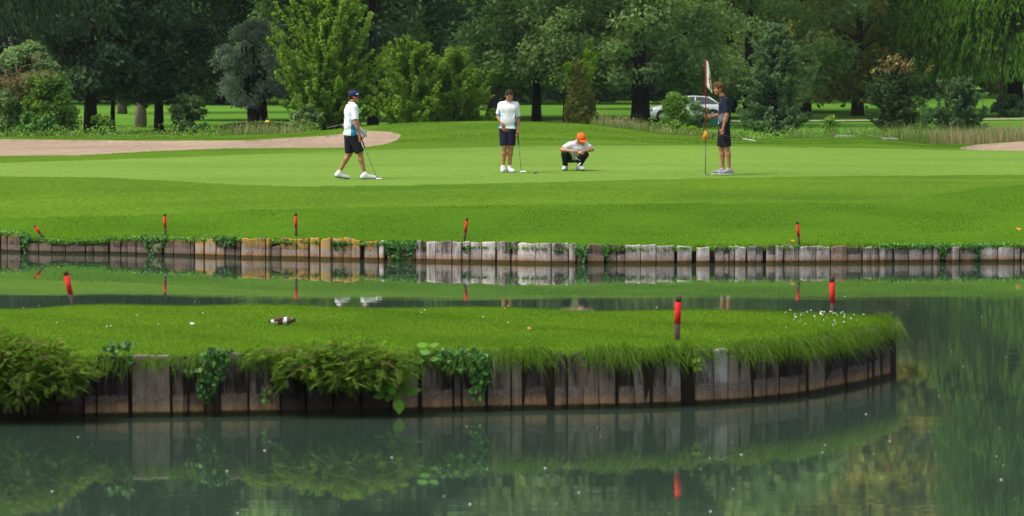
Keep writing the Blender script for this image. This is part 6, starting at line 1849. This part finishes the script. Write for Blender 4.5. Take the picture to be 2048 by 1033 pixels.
# --- flagstick
def flagstick():
    pb = gp(1411, b4[1] - 0.02)
    H = 2.27
    root = empty('flagstick', pb, 'red flagstick with cream flag, held by the tall golfer', 'flagstick')
    mb = MB(); mb.tube([(0, 0, -0.15), (0, 0, 0.62)], 0.0085, 8); add('lower_pole', mb.mesh('lower_pole', True, False), M['shaft_dark'], root)
    mb = MB(); mb.tube([(0, 0, 0.62), (0, 0, H - 0.02), (0, 0, H)], [0.011, 0.011, 0.006], 8); add('upper_pole', mb.mesh('upper_pole', True, False), M['pole_red'], root)
    # limp flag: a folded sheet
    nu, nv = 22, 26
    def P(u, v, off=0.0):
        # u 0..1 away from the pole, v 0..1 down; gravity gathers the fly end
        x = 0.012 + u * (0.035 + 0.085 * v ** 0.7)
        z = H - 0.015 - 0.50 * v - 0.13 * u * v - 0.03 * u
        y = 0.014 * math.sin(u * 7.5 + v * 1.2) * (0.4 + 0.8 * v) + off
        return [x, y, z]
    V = [P(i / nu, j / nv) for i in range(nu + 1) for j in range(nv + 1)]
    q = [[i * (nv + 1) + j, (i + 1) * (nv + 1) + j, (i + 1) * (nv + 1) + j + 1, i * (nv + 1) + j + 1] for i in range(nu) for j in range(nv)]
    fo = add('flag', make_mesh('flag', V, np.array(q), True), M['flag_cloth'], root)
    sm = fo.modifiers.new('thickness', 'SOLIDIFY'); sm.thickness = 0.003; sm.offset = 0
    # printed red numeral: strokes follow the cloth
    strokes = [[(0.86, 0.58), (0.52, 0.60), (0.50, 0.72), (0.70, 0.70), (0.86, 0.76), (0.80, 0.90)], [(0.68, 0.44), (0.88, 0.42), (0.92, 0.52), (0.74, 0.53), (0.68, 0.44)]]
    mb = MB()
    for st in strokes:
        a = np.array(st); d = np.r_[0, np.cumsum(np.linalg.norm(np.diff(a, axis=0), axis=1))]
        t = np.linspace(0, d[-1], 26)
        uu = np.interp(t, d, a[:, 0]); vv = np.interp(t, d, a[:, 1])
        wv = 0.034 if len(st) > 5 else 0.02
        du, dv = np.gradient(uu), np.gradient(vv); L = np.hypot(du, dv) + 1e-9
        nu_, nv_ = -dv / L * wv * 2.2, du / L * wv
        A = [P(min(u + a_, 1.0), v + b_, -0.006) for u, v, a_, b_ in zip(uu, vv, nu_, nv_)]; B = [P(min(max(u - a_, 0), 1.0), v - b_, -0.006) for u, v, a_, b_ in zip(uu, vv, nu_, nv_)]
        n = len(t)
        mb.put(np.array(A + B), np.array([[i, i + 1, n + i + 1, n + i] for i in range(n - 1)]))
    add('numeral', mb.mesh('numeral', True, False), M['flag_red'], fo)
    # orange tassel: threads tied to the pole
    mb = MB()
    rng = np.random.default_rng(3)
    z1 = 0.855
    for k in range(46):
        a = rng.uniform(0, 6.28); r = rng.uniform(0.02, 0.075) * (1.25 if abs(math.cos(a)) > 0.6 else 1)
        mb.tube([(0.006 * math.cos(a), 0.006 * math.sin(a), z1 + rng.uniform(-0.01, 0.02)), (0.35 * r * math.cos(a), 0.35 * r * math.sin(a), z1 - 0.06), (r * math.cos(a), r * math.sin(a), z1 - rng.uniform(0.13, 0.18))], [0.006, 0.007, 0.004], 4)
    add('tassel', mb.mesh('tassel', True, False), M['tassel'], root)
    # hole
    mb = MB()
    a = np.linspace(0, 2 * math.pi, 20, endpoint=False)
    V = np.concatenate([np.c_[0.054 * np.cos(a), 0.054 * np.sin(a), np.full(20, 0.014)], np.c_[0.054 * np.cos(a), 0.054 * np.sin(a), np.full(20, -0.12)]])
    mb.put(V, np.array([[i, (i + 1) % 20, 20 + (i + 1) % 20, 20 + i] for i in range(20)]))
    tag(add('hole_cup', mb.mesh('hole_cup', True, False), M['shoe_grey'], None, pb), 'hole cup in the putting green at the foot of the flagstick', 'hole')
flagstick()

def ball_marker():
    mb = MB(); a = np.linspace(0, 2 * math.pi, 12, endpoint=False)
    V = np.concatenate([np.c_[0.035 * np.cos(a), 0.035 * np.sin(a), np.full(12, 0.0)], np.c_[0.03 * np.cos(a), 0.03 * np.sin(a), np.full(12, 0.022)], [[0, 0, 0.026]]])
    mb.put(V, [np.array([[i, (i + 1) % 12, 12 + (i + 1) % 12, 12 + i] for i in range(12)]), np.array([[24, 12 + i, 12 + (i + 1) % 12] for i in range(12)])])
    tag(add('ball_marker', mb.mesh('ball_marker', True, False), M['grip'], None, on_ground(1071, 347, 60, 90)), 'small dark marker on the green right of the upright putter', 'marker')
ball_marker()

# --- duck on the peninsula
def duck():
    b = pen_ground(564, 654)
    root = empty('duck', b, 'small brown, white and dark green duck resting on the peninsula lawn', 'duck')
    I3 = np.eye(3)
    P = [('ell', v3(0, 0, .040), I3, v3(.090, .048, .036)), ('ell', v3(-.075, 0, .036), I3, v3(.055, .040, .028)), ('ell', v3(.055, -.005, .042), I3, v3(.045, .04, .036)), ('cap', v3(-.11, 0, .036), v3(-.135, 0, .040), .016, .008),
         ('cap', v3(.07, -.01, .05), v3(.105, -.02, .050), .026, .022)]
    def paint(c, n):
        m = np.zeros(len(c))
        m[(c[:, 0] < -0.045) & (c[:, 2] < 0.052)] = 1; m[(c[:, 0] > 0.008) & (c[:, 0] < 0.045)] = 1; m[c[:, 0] < -0.115] = 2
        m[(c[:, 0] > 0.045) & (c[:, 0] < 0.075)] = 0
        return m
    Fig().put(P, 0.004, 0.02).build('body', [M['duck_brown'], M['duck_white'], M['duck_black']], root, paint)
    Fig().put([('ell', v3(.115, -.02, .052), I3, v3(.030, .021, .022)), ('cap', v3(.085, -.015, .052), v3(.11, -.02, .052), .022, .02)], 0.003, 0.015).build('head', M['duck_green'], root)
    Fig().put([('ell', v3(.145, -.026, .046), I3, v3(.020, .011, .005))], 0.0025, 0.01).build('bill', M['duck_bill'], root)
    for s in (-1, 1):
        Fig().put([('ell', v3(-.035, s * .040, .058), np.stack([unit(v3(1, 0, .25)), v3(0, 1, 0), unit(v3(-.25, 0, 1))]), v3(.055, .012, .020)), ('cap', v3(-.06, s * .03, .05), v3(-.045, s * .025, .075), .012, .008)], 0.003, 0.015).build('wing', M['duck_brown'], root)
duck()

# --- parked car, three quarters hidden
def car():
    b = gp(1370, 195)
    root = empty('parked_car', b, 'white parked car half hidden by shrubs behind the flagstick', 'car', rz=math.radians(6))
    L, W = 4.05, 1.74
    # lower body: cross sections from nose (x=-2.0) to tail
    xs = np.array([-2.02, -1.97, -1.85, -1.55, -1.10, -0.75, -0.2, 0.5, 1.1, 1.6, 1.9, 2.0, 2.03])
    top = np.array([0.58, 0.66, 0.72, 0.80, 0.88, 0.93, 0.955, 0.965, 0.975, 0.98, 0.97, 0.90, 0.80])
    hw = np.array([0.62, 0.70, 0.78, 0.84, 0.86, 0.87, 0.87, 0.87, 0.87, 0.86, 0.82, 0.76, 0.70])
    bot = np.array([0.34, 0.26, 0.22, 0.20, 0.19, 0.19, 0.19, 0.19, 0.19, 0.20, 0.24, 0.30, 0.40])
    rings = []
    for x, t, w, bt in zip(xs, top, hw, bot):
        h = t - bt
        half = [(0.0, t + 0.015), (w * 0.62, t + 0.005), (w * 0.90, t - 0.03), (w * 0.985, t - 0.12), (w, bt + h * 0.52), (w * 0.985, bt + h * 0.25), (w * 0.95, bt + 0.04), (w * 0.85, bt)]
        ring = half + [(-y, z) for y, z in half[::-1][:-1]]
        rings.append([(x, y, z) for y, z in ring])
    R = np.array(rings); m = R.shape[1]
    V = R.reshape(-1, 3)
    q = [[i * m + j, i * m + (j + 1) % m, (i + 1) * m + (j + 1) % m, (i + 1) * m + j] for i in range(len(xs) - 1) for j in range(m)]
    mb = MB(); mb.put(V, np.array(q))
    for e, s in ((0, 1), (len(xs) - 1, -1)):
        c = R[e].mean(0); mb.put(np.vstack([R[e], c]), np.array([[m, (j + 1) % m, j] if s > 0 else [m, j, (j + 1) % m] for j in range(m)]))
    add('body', mb.mesh('body', True, False), M['car_white'], root)
    # cabin: glass house under a white roof, sloping to the tail
    gx0, gx1, rx0, rx1, zb, zt = -0.95, 1.62, -0.15, 1.05, 0.95, 1.33
    def sect(y0, y1):
        return np.array([[gx0, y0, zb], [rx0, y1, zt - 0.03], [rx1, y1, zt - 0.03], [gx1, y0, zb]])
    A, B = sect(-0.80, -0.60), sect(0.80, 0.60)
    mb = MB(); mb.put(np.concatenate([A, B]), np.array([[0, 3, 2, 1], [4, 5, 6, 7], [0, 1, 5, 4], [2, 3, 7, 6], [1, 2, 6, 5]]))
    add('window_glass', mb.mesh('window_glass', False, False), M['car_glass'], root)
    mb = MB()
    rr = np.array([[x, y, z] for x, z in ((rx0 - 0.07, zt - 0.035), (rx0 + 0.05, zt + 0.005), (0.4, zt + 0.04), (rx1 - 0.1, zt + 0.01), (rx1 + 0.10, zt - 0.03)) for y in (-0.64, -0.5, 0, 0.5, 0.64)])
    rr[:, 2] -= 0.03 * (np.abs(rr[:, 1]) > 0.6)
    qq = [[i * 5 + j, (i + 1) * 5 + j, (i + 1) * 5 + j + 1, i * 5 + j + 1] for i in range(4) for j in range(4)]
    mb.put(rr, np.array(qq)); o = add('roof', mb.mesh('roof', True, False), M['car_white'], root)
    sm = o.modifiers.new('thickness', 'SOLIDIFY'); sm.thickness = 0.05; sm.offset = -1
    for s in (-1, 1):
        for a, bb in (((gx0, 0.805 * s, zb - 0.01), (rx0 - 0.02, 0.615 * s, zt - 0.02)), ((gx1, 0.805 * s, zb - 0.01), (rx1 + 0.05, 0.615 * s, zt - 0.03)), ((0.42, 0.81 * s, zb - 0.01), (0.42, 0.61 * s, zt - 0.02))):
            mb = MB(); mb.tube([np.array(a), np.array(bb)], [0.05, 0.04] if abs(a[0]) > 0.5 else [0.03, 0.03], 6)
            add('pillar', mb.mesh('pillar', True, False), M['car_white'], root)
        mb = MB(); mb.box((-0.62, 0.93 * s, 1.0), (0.09, 0.07, 0.055)); add('mirror', mb.mesh('mirror', False, False), M['car_white'], root)
        mb = MB(); mb.tube([(0.25, 0.885 * s, 0.80), (0.43, 0.885 * s, 0.80)], 0.014, 6); add('door_handle', mb.mesh('door_handle', True, False), M['rim'], root)
        mb = MB()
        for x0_ in (-0.72, 0.5): mb.box((x0_, 0.872 * s, 0.58), (0.006, 0.006, 0.30))
        mb.box((-0.1, 0.868 * s, 0.29), (0.62, 0.012, 0.02)); add('door_seam', mb.mesh('door_seam', False, False), M['rubber'], root)['kind'] = 'stuff'
        Fig().put([('ell', v3(-1.80, 0.66 * s, 0.66), np.stack([unit(v3(.75, .66 * s, 0)), unit(v3(-.66 * s, .75, 0)), v3(0, 0, 1)]), v3(.09, .19, .075))], 0.02, 0.02).build('headlight', M['lamp'], root)
        for wx in (-1.22, 1.28):
            n = 28; a = np.linspace(0, 2 * math.pi, n, endpoint=False)
            def ringv(r, y): return np.c_[wx + r * np.cos(a), np.full(n, y * s), 0.32 + r * np.sin(a)]
            # dark wheel arch
            mb = MB(); VV = np.concatenate([ringv(0.385, 0.84), ringv(0.385, 0.885), ringv(0.30, 0.885)])
            mb.put(VV, np.array([[k * n + i, k * n + (i + 1) % n, (k + 1) * n + (i + 1) % n, (k + 1) * n + i] for k in range(2) for i in range(n)]))
            add('wheel_arch', mb.mesh('wheel_arch', True, False), M['rubber'], root)
            mb = MB(); VV = np.concatenate([ringv(0.23, 0.70), ringv(0.31, 0.71), ringv(0.325, 0.76), ringv(0.325, 0.86), ringv(0.31, 0.90), ringv(0.225, 0.90)])
            mb.put(VV, np.array([[k * n + i, k * n + (i + 1) % n, (k + 1) * n + (i + 1) % n, (k + 1) * n + i] for k in range(5) for i in range(n)]))
            wo_ = add('wheel', mb.mesh('wheel', True, False), M['rubber'], root)
            mb = MB()
            VV = np.concatenate([ringv(0.225, 0.895), ringv(0.19, 0.89), ringv(0.19, 0.80)])
            mb.put(VV, np.array([[k * n + i, k * n + (i + 1) % n, (k + 1) * n + (i + 1) % n, (k + 1) * n + i] for k in range(2) for i in range(n)]))
            for k in range(5):
                t = k * 2 * math.pi / 5 + 0.3
                mb.tube([(wx, 0.88 * s, 0.32), (wx + 0.2 * math.cos(t), 0.885 * s, 0.32 + 0.2 * math.sin(t))], [0.035, 0.026], 6)
            add('rim', mb.mesh('rim', True, False), M['rim'], wo_)
    for x, nm in ((-2.03, 'front_bumper'), (2.03, 'rear_bumper')):
        mb = MB(); mb.tube([(x + (0.22 if x < 0 else -0.22), -0.80, 0.42), (x + (0.02 if x < 0 else -0.02), -0.5, 0.41), (x, 0, 0.41), (x + (0.02 if x < 0 else -0.02), 0.5, 0.41), (x + (0.22 if x < 0 else -0.22), 0.80, 0.42)], 0.10, 8)
        add(nm, mb.mesh(nm, True, False), M['car_white'], root)
    mb = MB(); mb.box((-2.11, 0, 0.42), (0.03, 0.40, 0.06)); add('grille', mb.mesh('grille', False, False), M['rubber'], root)
car()

def teal_box():
    b = gp(1437, 189)
    root = empty('plastic_box', b, 'low teal green plastic box on the grass beside the rear wheel of the car', 'box')
    mb = MB(); w, d, h = 0.42, 0.26, 0.26
    V = [[-w, -d, 0], [w, -d, 0], [w, d, 0], [-w, d, 0], [-w * 1.06, -d * 1.06, h], [w * 1.06, -d * 1.06, h], [w * 1.06, d * 1.06, h], [-w * 1.06, d * 1.06, h]]
    mb.put(V, np.array([[0, 1, 5, 4], [1, 2, 6, 5], [2, 3, 7, 6], [3, 0, 4, 7], [0, 3, 2, 1]])); add('tub', mb.mesh('tub', False, False), M['teal'], root)
    mb = MB(); mb.box((0, 0, h + 0.03), (w * 1.1, d * 1.1, 0.028)); mb.box((0, 0, h + 0.065), (w * 0.8, d * 0.8, 0.012)); add('lid', mb.mesh('lid', False, False), M['teal'], root)
teal_box()
